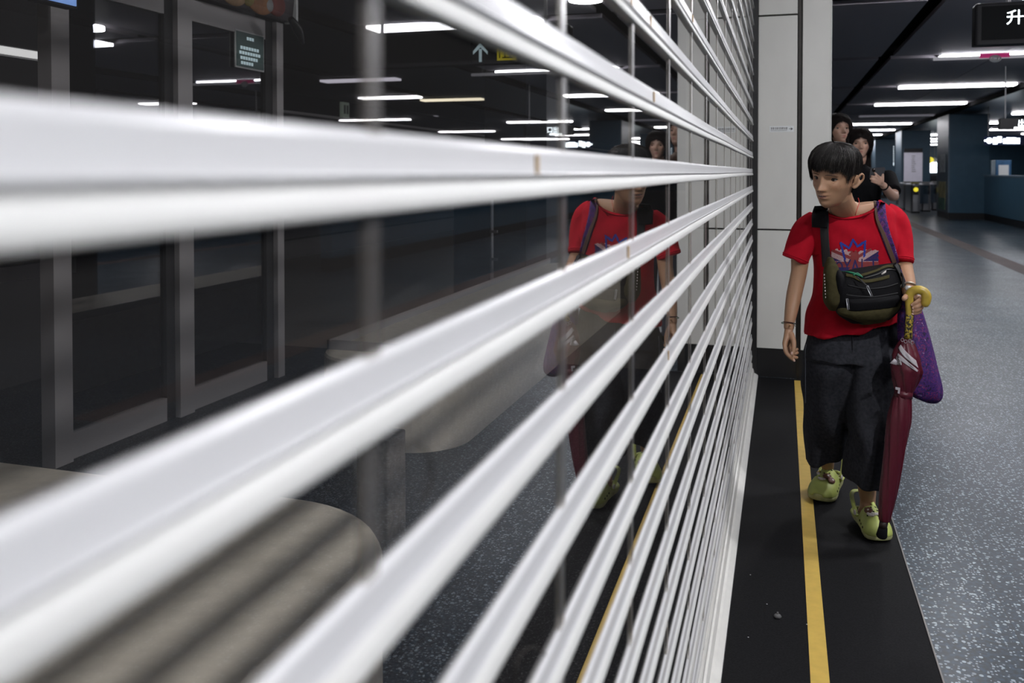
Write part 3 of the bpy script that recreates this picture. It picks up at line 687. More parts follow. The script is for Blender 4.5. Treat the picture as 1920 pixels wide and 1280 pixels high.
# benches
q = MB(smooth=False); q.rbox(-3.78, -.93, .3, 2.27, 0, .45, .42, 12, .03); tag(mesh_obj('bench', q, M['beige']), 'large beige rounded block bench close behind the shutter at lower left', 'bench')
bc = MB(); bc.rbox(-2.36, -1.55, 4.0, 9.0, 0, .45, .3, 10, .02); bo = mesh_obj('bench', bc, M['beige']); tag(bo, 'long beige bench with a glass lip farther behind the shutter', 'bench')
q = MB(); q.box(-2.33, -2.32, 4.2, 8.9, .45, .50); q.box(-2.33, -1.75, 4.2, 4.21, .45, .50); mesh_obj('glass_lip', q, M['doorframe'], bo)
a, e = onz(668, 1112, 0), onz(745, 1105, 0)
q = MB(); q.rbox(a.x, e.x, a.y, a.y+.14, 0, .52, .01, 3); tag(mesh_obj('bollard', q, mat('brown_grey_post', (.17,.15,.13), .6, noise=.2, nscale=60)), 'short brown grey post standing right of the near bench', 'bollard')
# debris on the strip
def deb(px, py, r, m, lab):
    c = onz(px, py, 0); q = MB(smooth=True); q.ell((c.x, c.y, r*.6), (r, r*.8, r*.65), nu=10, nv=7); return tag(mesh_obj('debris', q, m), lab, 'litter')
o = deb(1458, 1159, .012, M['greydot'], 'small grey plastic cap lying on the black floor strip'); 
c = onz(1458, 1159, 0); q = MB(smooth=True); q.cyl((c.x, c.y, .012), .003, .008, 8); mesh_obj('stem', q, M['greydot'], o)
for px, py in ((1407,1078),(1438,1133),(1513,1171),(1403,1195)): deb(px, py, .0022, M['white'], 'tiny white speck on the black floor strip')['group'] = 'white specks on the floor strip'
# ------------------------------------------------------------------ people: shared builders
def vcolmat(name, rough=0.5, bump=0.0, bscale=200, sss=0.0, spec=.4):
    m = bpy.data.materials.new(name); m.use_nodes = True; nt = m.node_tree; b = nt.nodes['Principled BSDF']
    a = nt.nodes.new('ShaderNodeAttribute'); a.attribute_name = 'Col'; nt.links.new(a.outputs['Color'], b.inputs['Base Color'])
    b.inputs['Roughness'].default_value = rough; b.inputs['Specular IOR Level'].default_value = spec
    if sss:
        b.inputs['Subsurface Weight'].default_value = sss; b.inputs['Subsurface Radius'].default_value = (.012,.005,.003); b.inputs['Subsurface Scale'].default_value = 1
    if bump:
        tc = nt.nodes.new('ShaderNodeTexCoord'); n = nt.nodes.new('ShaderNodeTexNoise'); n.inputs['Scale'].default_value = bscale
        nt.links.new(tc.outputs['Object'], n.inputs['Vector']); bp = nt.nodes.new('ShaderNodeBump'); bp.inputs['Strength'].default_value = bump; bp.inputs['Distance'].default_value = .002
        nt.links.new(n.outputs[0], bp.inputs['Height']); nt.links.new(bp.outputs[0], b.inputs['Normal'])
    return m
def sm(x, a, b):
    t = np.clip((x-a)/(b-a), 0, 1); return t*t*(3-2*t)
HZ = [0,.008,.02,.04,.06,.08,.10,.12,.14,.16,.18,.20,.214,.222,.225]
HW = [.017,.027,.037,.0475,.0565,.0655,.0685,.071,.074,.0758,.074,.0645,.045,.024,.004]
HF = [.062,.073,.081,.086,.088,.087,.086,.086,.089,.087,.081,.060,.036,.018,.003]
HB = [.015,.018,.022,.034,.055,.074,.088,.096,.100,.100,.092,.070,.044,.022,.003]
def head_surface(phi, z, feat=True):
    """local point of the head surface; phi 0 = face forward (+y), x to the person's left; z 0 = chin .. .225 = crown"""
    phi = np.asarray(phi, float); z = np.asarray(z, float)
    w = np.interp(z, HZ, HW); f = np.interp(z, HZ, HF); bk = np.interp(z, HZ, HB)
    s, c = np.sin(phi), np.cos(phi)
    e = .86
    x = w*np.sign(s)*np.abs(s)**e
    y = np.where(c > 0, f*np.abs(c)**.80, -bk*np.abs(c)**.9)
    if feat:
        front = sm(c, .05, .45)
        ax = np.abs(x)
        g = lambda cx, cz, sx, sz: np.exp(-((ax-cx)/sx)**2-((z-cz)/sz)**2)
        g0 = lambda cz, sx, sz: np.exp(-(x/sx)**2-((z-cz)/sz)**2)
        # flatten the face plane a little, then the features
        d = -.0145*g(.0345,.117,.016,.0105)                     # sockets
        d = d+.0055*g(.032,.1345,.020,.007)                    # brow ridge
        t = np.clip((.128-z)/(.128-.082), 0, 1)
        bridge = np.where((z < .134) & (z > .070), 1, 0)*sm(z, .070, .080)*(1-sm(z, .118, .136))
        d = d+bridge*(.008+.018*t**1.2)*np.exp(-(x/(.0075+.005*t))**2)
        d = d+.009*np.exp(-((ax-.0115)/.0062)**2-((z-.0795)/.006)**2)   # nostril wings
        d = d+.0085*g0(.0855,.0105,.0085)
        d = d+.006*g(.044,.092,.017,.016)                    # cheek bones
        d = d-.004*g(.046,.062,.014,.016)
        d = d+.0055*g0(.058,.030,.020)                        # muzzle
        d = d+.0060*g0(.0590,.019,.0042)+.0066*g0(.0460,.017,.0048)   # lips
        d = d-.0085*g0(.0525,.020,.0024)
        d = d-.0055*g0(.037,.018,.006)+.006*g0(.018,.020,.012)   # chin
        d = d-.0015*g0(.067,.003,.006)
        y = y+d*front
    return x, y, z
def head_mesh(mb, T, nphi=128, nz=120):
    ts = np.linspace(0, 1, nz); zs = .225*(1-(1-ts)**1.0)
    zs = .225*np.sin(ts*PI/2)**.85
    rings = []
    for z in zs:
        ph = np.linspace(-PI, PI, nphi, endpoint=False)
        # denser in front
        ph = ph-.45*np.sin(ph)
        x, y, zz = head_surface(ph, np.full_like(ph, z))
        rings.append([tuple(T @ Vector((a, b_, c))) for a, b_, c in zip(x, y, zz)])
    mb.loft(rings)
def ear(mb, T, side):
    P = lambda x, y, z: T @ Vector((side*(x+.003+max(0, -y)*.35), y, z))
    pts = [P(.072,.004,.088),P(.078,-.004,.100),P(.083,-.010,.116),P(.084,-.022,.127),P(.083,-.033,.122),P(.081,-.036,.108),P(.078,-.028,.094),P(.075,-.012,.080),P(.072,-.004,.077),P(.070,.002,.084)]
    mb.tube(pts, [.0035,.004,.0045,.0045,.0045,.0045,.0045,.0055,.006,.004], 8, sub=3)
    R = T.to_3x3(); mb.ell(P(.072,-.016,.103), (.006,.017,.022), R, 14, 10)
def frame(pos, yaw, pitch=0, roll=0, s=1.0, tilt=0):
    """head frame: origin under the chin; yaw 0 faces the camera direction (-Y cam), + turns to image right"""
    R = Matrix.Rotation(YAW, 3, 'Z') @ Matrix.Rotation(PI, 3, 'Z')  # +y towards the camera, +x to image left
    R = R @ Matrix.Rotation(-yaw*-1.0, 3, 'Z') @ Matrix.Rotation(-pitch, 3, 'X') @ Matrix.Rotation(roll, 3, 'Y')
    R = Matrix.Rotation(tilt, 3, Vector((-math.sin(YAW), math.cos(YAW), 0))) @ R
    T = R.to_4x4(); T = Matrix.Translation(pos) @ T @ Matrix.Scale(s, 4)
    return T
SKIN = np.array((.39,.222,.132)); 
def skin_cols(V, T, base=SKIN, lip=(.38,.14,.12), freck=True):
    """intrinsic skin colours: lips, brows' ground tone, freckles, ear and nose redness"""
    Ti = np.array(T.inverted()); L = V @ Ti[:3,:3].T+Ti[:3,3]
    C = np.tile(np.append(base, 1.0), (len(V), 1))
    x, y, z = L[:,0], L[:,1], L[:,2]
    m = np.exp(-(x/.020)**2-((z-.0525)/.0095)**2)*(y > .05)
    m = np.clip(m*1.9-.75, 0, 1)[:,None]; C[:,:3] = C[:,:3]*(1-m)+np.array(lip)*m
    m = (np.exp(-((np.abs(x)-.042)/.02)**2-((z-.088)/.014)**2)*(y > .03)*.35)[:,None]
    C[:,:3] *= 1-m*np.array((.05,.25,.3))
    if freck:
        for _ in range(46):
            fx = random.choice((-1,1))*random.uniform(.022,.058); fz_ = random.uniform(.078,.108); r = random.uniform(.0008,.0016)
            d = np.exp(-((x-fx)**2+(z-fz_)**2)/r**2)*(y > .02)*.45
            C[:,:3] *= 1-d[:,None]*np.array((.5,.65,.7))
        d = np.exp(-((x-.034)**2+(z-.090)**2)/.0016**2)*(y > .02); C[:,:3] *= 1-d[:,None]*.7
    return C
def face_parts(T, parent, eye_dir=(0,0), brow=True, mouth_open=True, hairmat=None, lid=1.0):
    R = T.to_3x3()
    P = lambda x, y, z: T @ Vector((x, y, z))
    white = PM['eyewhite']
    for s in (1, -1):
        x0 = s*.0335; _, y0, _ = head_surface(math.asin(min(1, (.0335/.0705))**1.16), .116)
        y0 = float(y0)
        e = MB(smooth=True); Rz = R @ Matrix.Rotation(-s*.22, 3, 'Z') @ Matrix.Rotation(s*.10, 3, 'Y')
        e.ell(P(x0, y0-.0025, .1155), (.0132,.0078,.0064*lid), Rz, 20, 12); eo = mesh_obj('eye', e, white, parent)
        i = MB(smooth=True); c = Vector((x0+eye_dir[0]*.006, y0+.0042-abs(eye_dir[0])*.002, .1158+eye_dir[1]*.002))
        i.ell(P(*c), (.0068,.0028,.0056*lid), Rz, 16, 10); mesh_obj('iris', i, PM['iris'], eo)
        l = MB(smooth=True)
        up = [P(x0+s*a, y0+b_, .1158+c_) for a, b_, c_ in ((-.0150,-.002,-.002),(-.009,.0030,.0040*lid),(0,.0058,.0070*lid),(.009,.0025,.0050*lid),(.0160,-.004,.0008))]
        l.tube(up, [.0008,.0016,.0018,.0018,.0010], 7, sub=4); mesh_obj('upper_eyelid', l, PM['lash'], eo)
        l = MB(smooth=True)
        up = [P(x0+s*a, y0+b_, .1158+c_) for a, b_, c_ in ((-.0150,-.003,-.0025),(-.007,.0015,-.0050),(.002,.0030,-.0062),(.009,.0010,-.0048),(.0160,-.005,-.0002))]
        l.tube(up, [.001,.0017,.002,.0017,.001], 7, sub=4); mesh_obj('lower_eyelid', l, PM['lidskin'], eo)
        if brow:
            l = MB(smooth=True); pts = []
            for a in np.linspace(-1, 1, 9):
                bx = .034+a*.021; bz = .1335+.004*(1-a*a)-.002*a
                hx, hy, hz = head_surface(math.asin(min(1, bx/.074)**1.16), bz); pts.append(P(s*bx, float(hy)+.001, bz))
            l.tube(pts, [.0012,.0022,.0026,.0026,.0024,.0022,.0018,.0013,.0006], 6, flat=.6); mesh_obj('eyebrow', l, PM['brow'], parent)
    _, ym, _ = head_surface(0.0, .0525); ym = float(ym)
    q = MB(smooth=True)
    q.tube([P(-.022, ym-.0055, .0520), P(-.012, ym+.0025, .0520), P(0, ym+.0052, .0520), P(.012, ym+.0025, .0520), P(.022, ym-.0055, .0520)], [.0006,.0032,.0042,.0032,.0006] if mouth_open else .0013, 8, sub=3, flat=.8)
    mo = mesh_obj('mouth', q, PM['mouthdark'], parent)
    if mouth_open:
        q = MB(smooth=False)
        for k in range(3): q.ell(P(-.004+.005*k, ym+.0088-.0007*abs(k-1.5), .0545), (.0023,.0012,.0021), R, 8, 6)
        mesh_obj('teeth', q, PM['teeth'], mo)
    for s in (1, -1):
        q = MB(smooth=True); _, yn, _ = head_surface(0.0, .076); q.ell(P(s*.0058, float(yn)+.001, .0752), (.0026,.003,.0013), R, 10, 6); mesh_obj('nostril', q, PM['mouthdark'], parent)
PM = dict(
    skin=vcolmat('skin', .48, .15, 260, .12), eyewhite=mat('eye_white', (.26,.23,.20), .35), iris=mat('dark_brown_iris', (.012,.007,.005), .15),
    softhair=0 or mat('soft_dark_hair', (.014,.010,.009), .65, spec=.2),
    lash=mat('dark_lash_line', (.018,.011,.009), .6), lidskin=mat('eyelid_skin', (.33,.17,.105), .55), brow=mat('black_eyebrow', (.045,.028,.02), .8),
    mouthdark=mat('mouth_interior', (.06,.018,.015), .6), teeth=mat('teeth', (.6,.56,.48), .3),
    hair=mat('black_hair', (.010,.008,.007), .5, spec=.3), grey=mat('grey_hair', (.10,.09,.082), .5), blackcloth=mat('black_cloth', (.006,.006,.007), .9, spec=.1, noise=.2, nscale=60),
    darkhair=mat('dark_brown_hair', (.018,.012,.010), .4))

def hair_strands(T, n, zlow, push, length, seed=1, grey=.1, rad=.0007, crown=(0,-.02,.228), seg=9, wave=.003):
    """strands that start near the crown and follow the head outwards down to the hairline zlow(phi)"""
    r = np.random.default_rng(seed); a = MB(smooth=True); gph = a
    for i in range(n):
        ph = r.uniform(-PI, PI); zl = zlow(ph)+r.normal(0, .004)
        a0 = r.uniform(.50, 1.0); full = r.random() < .6; a0 = 1.0 if full else a0
        z0 = .2244; z1 = zl-r.uniform(0, length)*.5
        off = push*(.7+.45*r.random()); dph = r.normal(0, .10)
        pts = []; rr = []
        wv = r.uniform(0, 6)
        for k in range(seg):
            t = k/(seg-1); uu = (1-a0)+a0*t; z = z1+(z0-z1)*math.cos(uu*PI/2)**.9; p = ph+dph*(t-.5)+.05*math.sin(t*4+wv)
            zz = min(max(z, .004), .2245)
            x, y, _ = head_surface(p, zz, False); x = float(x); y = float(y)
            l = math.hypot(x, y)+1e-6
            o = off*(.95+.35*math.sin(PI*min(1, t*1.1)))+wave*math.sin(t*7+wv)*.3
            upz = o*max(0, (zz-.15)/.075)**1.5*1.8; o *= min(1, l/.055)
            pts.append(T @ Vector((x*(1+o/l), y*(1+o/l), z+upz*.9))); rr.append(rad*(1.15-.75*t))
        a.cur = 1 if r.random() < grey else 0
        a.tube(pts, rr, 3, cap=False)
    a.cur = 0
    return a
def hair_cap(T, zlow, push, nphi=90, nz=46, rough=.0022, seed=3):
    r = np.random.default_rng(seed); ph = np.linspace(-PI, PI, nphi, endpoint=False)
    nz_ = r.normal(0, 1, (nphi,)); mb = MB(smooth=True); rings_o = []; rings_i = []
    ridge = np.convolve(np.tile(nz_, 3), [.25,.5,.25], 'same')[nphi:2*nphi]
    for k in range(nz):
        t = k/(nz-1); ro = []; ri = []
        for j, p in enumerate(ph):
            zl = zlow(p); zt = zl+(.2245-zl)*math.sin(t*PI/2)
            x, y, _ = head_surface(p, zt, False); x = float(x); y = float(y); l = math.hypot(x, y)+1e-6
            o = push*(.55+.40*min(1, t*5)-.35*sm(t, .55, .95))+rough*ridge[j]*(1-t)
            up = o*max(0, (zt-.15)/.075)**1.5*1.8; o *= min(1, l/.055)
            ro.append(tuple(T @ Vector((x*(1+o/l), y*(1+o/l), zt+up)))); ri.append(tuple(T @ Vector((x*(1-.004/l), y*(1-.004/l), zt-.002))))
        rings_o.append(ro); rings_i.append(ri)
    mb.loft([rings_i[0]]+rings_o, cap=False)
    n = len(mb.v); mb.add([T @ Vector((0, 0, .2245+push*.72))], []); m = n; base = n-nphi
    for j in range(nphi): mb.f.append((base+j, base+(j+1) % nphi, m)); mb.mi.append(0)
    return mb

def ringpx(y, xl, xr, z, b, n=40, yl=None, yr=None, sq=.85, fold=0, ph=0, fr=9):
    """horizontal ring in photo coordinates: left and right edge, centre depth z, half depth b (m)"""
    yl = y if yl is None else yl; yr = y if yr is None else yr
    L = pt(xl, yl, z); R_ = pt(xr, yr, z); c = (L+R_)/2; h = (R_-L)/2; fw = Vector((-math.sin(YAW), math.cos(YAW), 0))
    out = []
    for k in range(n):
        a = 2*PI*k/n; ca, sa = math.cos(a), math.sin(a)
        q = 1+fold*math.sin(fr*a+ph)
        out.append(tuple(c+h*(math.copysign(abs(ca)**sq, ca)*q)+fw*(b*math.copysign(abs(sa)**sq, sa)*q)))
    return out
def lerp_rings(keys, per=8, n=40, fold=None):
    """keys: (y, xl, xr, z, b[, yl, yr]); smooth interpolation between them"""
    K = [tuple(k)+((k[0], k[0]) if len(k) == 5 else ()) for k in keys]
    A = np.array(K, float); t = np.arange(len(A)); tt = np.linspace(0, len(A)-1, (len(A)-1)*per+1)
    P = []
    for c in range(A.shape[1]):
        v = A[:, c]; m = np.gradient(v)
        i = np.minimum(tt.astype(int), len(A)-2); u = tt-i
        P.append((2*u**3-3*u**2+1)*v[i]+(u**3-2*u**2+u)*m[i]+(-2*u**3+3*u**2)*v[i+1]+(u**3-u**2)*m[i+1])
    P = np.array(P).T; out = []
    for j, r in enumerate(P):
        f, ph, fr = fold(j/(len(P)-1)) if fold else (0, 0, 9)
        out.append(ringpx(r[0], r[1], r[2], r[3], r[4], n, r[5], r[6], fold=f, ph=ph, fr=fr))
    return out
def hand(mb, wrist, knuckles, fingers, thumb, wr=.021):
    """palm as a tapered web of capsules from the wrist to each knuckle, five separate fingers"""
    for k in knuckles: mb.tube([wrist, (wrist+k)/2, k], [wr*.8, .0125, .0098], 10, round_=True)
    for i in range(len(knuckles)-1):
        a, b_ = knuckles[i], knuckles[i+1]; m1 = (wrist*.35+a*.65); m2 = (wrist*.35+b_*.65)
        mb.tube([m1, m2], [.0115,.0115], 10, round_=True)
    for f, r in fingers: mb.tube(f, [r*1.0, r*.95, r*.88, r*.76][:len(f)] if len(f) <= 4 else r, 10, round_=True, sub=3)
    mb.tube(thumb, [.0125,.0105,.0095,.008][:len(thumb)], 10, round_=True, sub=3)
def nail(parent, p, d, nrm, w=.0045, l=.006):
    q = MB(smooth=True); d = Vector(d).normalized(); nrm = Vector(nrm).normalized(); s = d.cross(nrm).normalized()
    R = Matrix((s, d, nrm)).transposed(); q.ell(p, (w, l, .0016), R, 12, 8); mesh_obj('fingernail', q, PM['nail'], parent)
PM['nail'] = mat('fingernail', (.55,.36,.29), .3)
# ------------------------------------------------------------------ the woman in the red shirt
HT = frame(pt(1565, 383.5, 3.30), math.radians(-50), math.radians(15), math.radians(-3), .97, math.radians(5))
W = thing('person', (onz(1590, 985).x, onz(1590, 985).y, 0), 'person in red printed shirt and dark trousers looking left into the shutter, holding an umbrella', 'person')
bd = MB()
head_mesh(bd, HT); ear(bd, HT, 1); ear(bd, HT, -1)
hp = lambda x, y, z: HT @ Vector((x, y, z))
nb = pt(1597, 404, 3.495)
bd.tube([hp(0,-.028,.085), hp(0,-.022,.035), hp(0,-.02,.0).lerp(nb, .5), nb, pt(1598, 430, 3.52)], [.052,.050,.047,.056,.068], 24, sub=3, flat=.95)
# chest and shoulders under the shirt
def shrink(keys, m): return [(k[0], k[1]+m, k[2]-m, k[3], k[4]-m*.0021)+tuple(k[5:]) for k in keys]
torso = [(372,1582,1622,3.46,.045,374,368),(383,1550,1652,3.445,.080,389,377),(394,1523,1668,3.46,.104,402,390),(412,1514,1678,3.48,.121,418,404),(450,1520,1680,3.49,.128),(492,1527,1682,3.50,.122),
         (530,1528,1686,3.50,.122),(570,1524,1688,3.50,.126),(598,1518,1690,3.50,.140,601,588),(612,1513,1689,3.50,.148,630,588)]
bd.loft(lerp_rings(shrink(torso[1:-2]+[(590,1530,1678,3.50,.115)], 8), 4, 36))
bd.loft(lerp_rings([(585,1545,1668,3.5,.08),(640,1535,1676,3.5,.085),(680,1545,1670,3.5,.08)], 4, 30))
# arms
bd.tube([pt(1522,425,3.5), pt(1502,478,3.5), pt(1498,510,3.5), pt(1489,552,3.49), pt(1484,580,3.47), pt(1480,604,3.455), pt(1479,616,3.45)], [.040,.036,.031,.030,.026,.0205,.019], 20, sub=3)
bd.tube([pt(1676,420,3.48), pt(1688,478,3.46), pt(1693,503,3.43), pt(1700,526,3.34), pt(1705,548,3.27), pt(1708,556,3.25)], [.042,.040,.037,.031,.024,.021], 20, sub=3)
# hands
wr = pt(1479,618,3.45)
kn = [pt(1471,645,3.425), pt(1472,648,3.445), pt(1475,649,3.465), pt(1479,648,3.483)]
fg = [([kn[0], pt(1473,659,3.41), pt(1480,668,3.405), pt(1488,675,3.41)], .0085), ([kn[1], pt(1476,662,3.43), pt(1486,669,3.425), pt(1494,670,3.43)], .0088),
      ([kn[2], pt(1480,660,3.455), pt(1489,663,3.452), pt(1495,661,3.455)], .0085), ([kn[3], pt(1485,657,3.475), pt(1491,657,3.474), pt(1495,654,3.475)], .0075)]
hand(bd, wr, kn, fg, [pt(1483,626,3.435), pt(1488,640,3.415), pt(1488,654,3.405), pt(1485,665,3.402)])
wl = pt(1708,558,3.25)
kl = [pt(1724,558,3.262), pt(1726,566,3.26), pt(1726,574,3.262), pt(1724,581,3.268)]
fl = [([kl[0], pt(1727,560,3.222), pt(1719,566,3.196), pt(1710,571,3.200)], .0088), ([kl[1], pt(1729,568,3.222), pt(1721,574,3.196), pt(1712,577,3.200)], .0088),
      ([kl[2], pt(1728,576,3.224), pt(1721,581,3.198), pt(1712,583,3.202)], .0084), ([kl[3], pt(1725,584,3.232), pt(1719,587,3.204), pt(1711,588,3.206)], .0076)]
hand(bd, wl, kl, fl, [pt(1706,553,3.238), pt(1699,556,3.215), pt(1695,560,3.198)], .020)
# legs and feet
bd.tube([pt(1565,640,3.5), pt(1553,760,3.60), pt(1548,830,3.74), pt(1552,880,3.84), pt(1549,893,3.83)], [.075,.055,.038,.024,.027], 18, sub=4)
bd.tube([pt(1640,640,3.5), pt(1632,770,3.42), pt(1624,870,3.48), pt(1627,938,3.53), pt(1625,962,3.50)], [.078,.056,.044,.029,.034], 18, sub=4)
body = remesh(bd, .0030, 3, .45)
V = np.array(body.v); body.cols = skin_cols(V, HT)
bo = mesh_obj('body', body, PM['skin'], W)
face_parts(HT, W, eye_dir=(.12,.0))
# hair
def zl_main(p):
    a = abs(p)
    if a < .85: return .161-.005*math.sin(p*9)-.004*a+.003*math.sin(p*31)        # fringe
    if p < 0 and a < 1.30: return .156-(a-.85)/.45*.022
    if a < 1.30: return .1530-(a-.85)/.45*.0545               # temple down to the sideburn
    if a < 1.42: return .0986+(a-1.30)/.12*.036              # up in front of the ear
    if a < 1.85: return .134                                 # over the ear
    if a < 2.15: return .134-(a-1.85)/.30*.080               # behind the ear
    return .054-(a-2.15)*.012
cap = hair_cap(HT, lambda p: zl_main(p)+.004, .0115)
ho = mesh_obj('hair', cap, PM['hair'], W)
st = hair_strands(HT, 7000, lambda p: zl_main(p)-.001, .0108, .012, 5, .10, .00055)
mesh_obj('strands', st, [PM['hair'], PM['grey']], ho)
# shirt
red = mat('red_cotton', (.42,.006,.018), .9, noise=.07, nscale=40, bump=.12, bscale=700, spec=.15)
sh_mb = MB(); sh_mb.loft(lerp_rings(torso, 5, 44))
sh_mb.tube([pt(1536,418,3.49), pt(1515,434,3.50), pt(1503,456,3.50), pt(1495,477,3.5), pt(1490.5,488,3.5)], [.050,.054,.050,.0465,.0465], 26, sub=4, flat=1.15)
sh_mb.tube([pt(1655,404,3.47), pt(1672,416,3.46), pt(1682,448,3.45), pt(1686,478,3.44), pt(1687,492,3.43)], [.050,.055,.052,.047,.047], 26, sub=4, flat=1.12)
shirt = remesh(sh_mb, .004, 6, .5)
V = np.array(shirt.v)
cam_ = np.array(CL); Ri = np.array(CR.inverted())
def project(V):
    L = (V-cam_) @ Ri.T; z = -L[:,2]; return 960+L[:,0]/z*FPX, YPP-L[:,1]/z*FPX, z
px, py, pz = project(V)
# cloth folds (pull lines from the shoulders, creases under the arm and over the belly)
def folds(px, py, amp=1.0):
    d = .0045*np.sin((px*.9+py*.55)/9.5+1.2*np.sin(py/23))*sm(py, 500, 560)*(1+.0*px)
    d += .0055*np.sin((px+py*.35)/8.0)*np.exp(-((px-1508)/22)**2)*sm(py, 420, 450)
    d += .006*np.sin((px*1.1-py*.55)/9.0)*np.exp(-((px-1684)/22)**2)*sm(py, 400, 430)
    d += .0035*np.sin((px*.5-py*.8)/7.0)*np.exp(-((px-1600)/50)**2-((py-430)/40)**2)
    d += .004*np.sin((px-1516)/9.0+py/40)*sm(py, 560, 600)*(1-sm(py, 615, 640))
    return d*amp
me_t = bpy.data.meshes.new('t'); me_t.from_pydata(shirt.v, [], shirt.f); me_t.update()
N = np.empty(len(V)*3); me_t.vertices.foreach_get('normal', N); N = N.reshape(-1,3); bpy.data.meshes.remove(me_t)
V = V+N*(folds(px, py)[:,None])
# neck opening
def in_neck(x, y):
    e1 = ((x-1598)/51.0)**2+((y-381+(x-1598)*.13)/25.5)**2
    return (e1 < 1) | (y+(x-1598)*.13 < 376) & (abs(x-1598) < 46)
inn = in_neck(px, py)
F = [f for f in shirt.f if not all(inn[i] for i in f)]
shirt.v = [tuple(v) for v in V]; shirt.f = F; shirt.mi = [0]*len(F)
so = mesh_obj('shirt', shirt, red, W)
SB = bvh(shirt); BB = bvh(body)
def surf(px, py, off=.002, B=None, fall=3.4):
    d = ray(px, py); dn = d.normalized()
    hit = (B or SB).ray_cast(CL, dn)
    z = ((hit[0]-CL).length/d.length) if hit[0] is not None else fall
    return CL+d*(z-off)
# collar rib
q = MB(smooth=True); pts = []
for a in np.linspace(-.30, PI+.22, 60):
    x = 1598+52.5*math.cos(a); y = 381+27*math.sin(a)-(x-1598)*.13
    h_ = SB.ray_cast(CL, ray(x, y).normalized())[0]
    pts.append(h_)
runs = [[]]
for h_ in pts:
    if h_ is None or (runs[-1] and (h_-runs[-1][-1]).length > .022): runs.append([])
    if h_ is not None: runs[-1].append(h_)
pts = max(runs, key=len)
q.tube(pts, .0065, 10, flat=.6); mesh_obj('collar', q, red, so)
for side in (0, 1):   # sleeve hems
    q = MB(smooth=True); cx, cy, z_ = ((1490.5,488,3.5), (1687,492,3.43))[side]
    c = pt(cx, cy, z_); pts = []
    ax = (pt(1490.5,488,3.5)-pt(1495,477,3.5)).normalized() if side == 0 else (pt(1687,492,3.43)-pt(1686,478,3.44)).normalized()
    u = ax.orthogonal().normalized(); v = ax.cross(u)
    for a in np.linspace(0, 2*PI, 33):
        d = (u*math.cos(a)+v*math.sin(a)); h = SB.ray_cast(c-ax*.012, d); pts.append((h[0] if h[0] is not None else c+d*.047)+d*.0004)
    q.tube(pts, .0022, 6); mesh_obj('sleeve_hem', q, red, so)
# printed crown, flag and letters on the chest
def seg_d(x, y, a, b):
    ax_, ay = a; bx, by = b; dx, dy = bx-ax_, by-ay; t = max(0, min(1, ((x-ax_)*dx+(y-ay)*dy)/(dx*dx+dy*dy+1e-9)))
    return math.hypot(x-ax_-dx*t, y-ay-dy*t)
crown = [[(1576,455),(1584,486)],[(1576,455),(1592,465)],[(1592,465),(1599,449)],[(1599,449),(1608,462)],[(1608,462),(1622,452)],[(1622,452),(1620,480)]]
letters = []
def L(*segs): letters.extend(segs)
for k in range(13):   # the O
    a0, a1 = 2*PI*k/12, 2*PI*(k+1)/12; L([(1573+6*math.cos(a0), 500+9*math.sin(a0)), (1573+6*math.cos(a1), 500+9*math.sin(a1))])
L([(1583,487),(1588,498)],[(1594,487),(1588,498)],[(1588,498),(1588,510)])
L([(1597,510),(1603,488)],[(1603,488),(1610,510)],[(1599,503),(1608,503)])
L([(1616,486),(1616,507)],[(1616,507),(1624,507)])
L([(1630,488),(1644,486)],[(1637,487),(1638,506)])
L([(1557,489),(1557,512)],[(1557,489),(1564,493)],[(1564,493),(1557,500)],[(1557,500),(1565,511)])
rn = np.random.default_rng(4)
gx = np.arange(1553, 1664, .5); gy = np.arange(444, 516, .5)
nzv = rn.random((len(gy)+1, len(gx)+1))
q = MB(smooth=True); idx = {}
def vid(i, j):
    if (i, j) not in idx: idx[(i, j)] = len(q.v); q.v.append(tuple(surf(gx[i], gy[j], .0022)))
    return idx[(i, j)]
for i in range(len(gx)-1):
    for j in range(len(gy)-1):
        x, y = gx[i], gy[j]; m = None
        wob = 2.2*math.sin(x*.7)+1.5*math.sin(y*.9+x*.3)
        top = 469-2*math.sin((x-1560)/9)+wob*.6; bot = 513
        if 1559+wob*.4 < x < 1647+wob and top < y < bot and math.hypot(max(0, x-1632), max(0, 488-y)*.8) < 24:
            cx, cy = 1601, 486; dx, dy = x-cx, y-cy
            if abs(dx) < 8+wob*.5: m = 1
            elif abs(dy-9) < 6: m = 1 if y > 490 else 0
            else:
                dg = abs(dy-dx*.42) if dx < 0 else abs(dy+dx*.62)
                m = 1 if dg < 3.2 else (0 if dg < 13 else 2)
            if y > 492 and m == 0: m = 1 if rn.random() < .75 else 0
            if nzv[j, i] < .10: m = None
        if any(seg_d(x, y, a, b) < 1.5 for a, b in letters): m = 2
        if any(seg_d(x, y, a, b) < 2.0+.5*math.sin(x+y) for a, b in crown): m = 3
        if m is not None:
            q.f.append((vid(i, j), vid(i, j+1), vid(i+1, j+1), vid(i+1, j))); q.mi.append(m)
mesh_obj('print', q, [mat('print_pale_pink', (.55,.36,.36), .8), mat('print_brick_red', (.27,.045,.045), .8), mat('print_navy', (.025,.018,.11), .8), mat('print_blue', (.02,.04,.30), .8)], so)
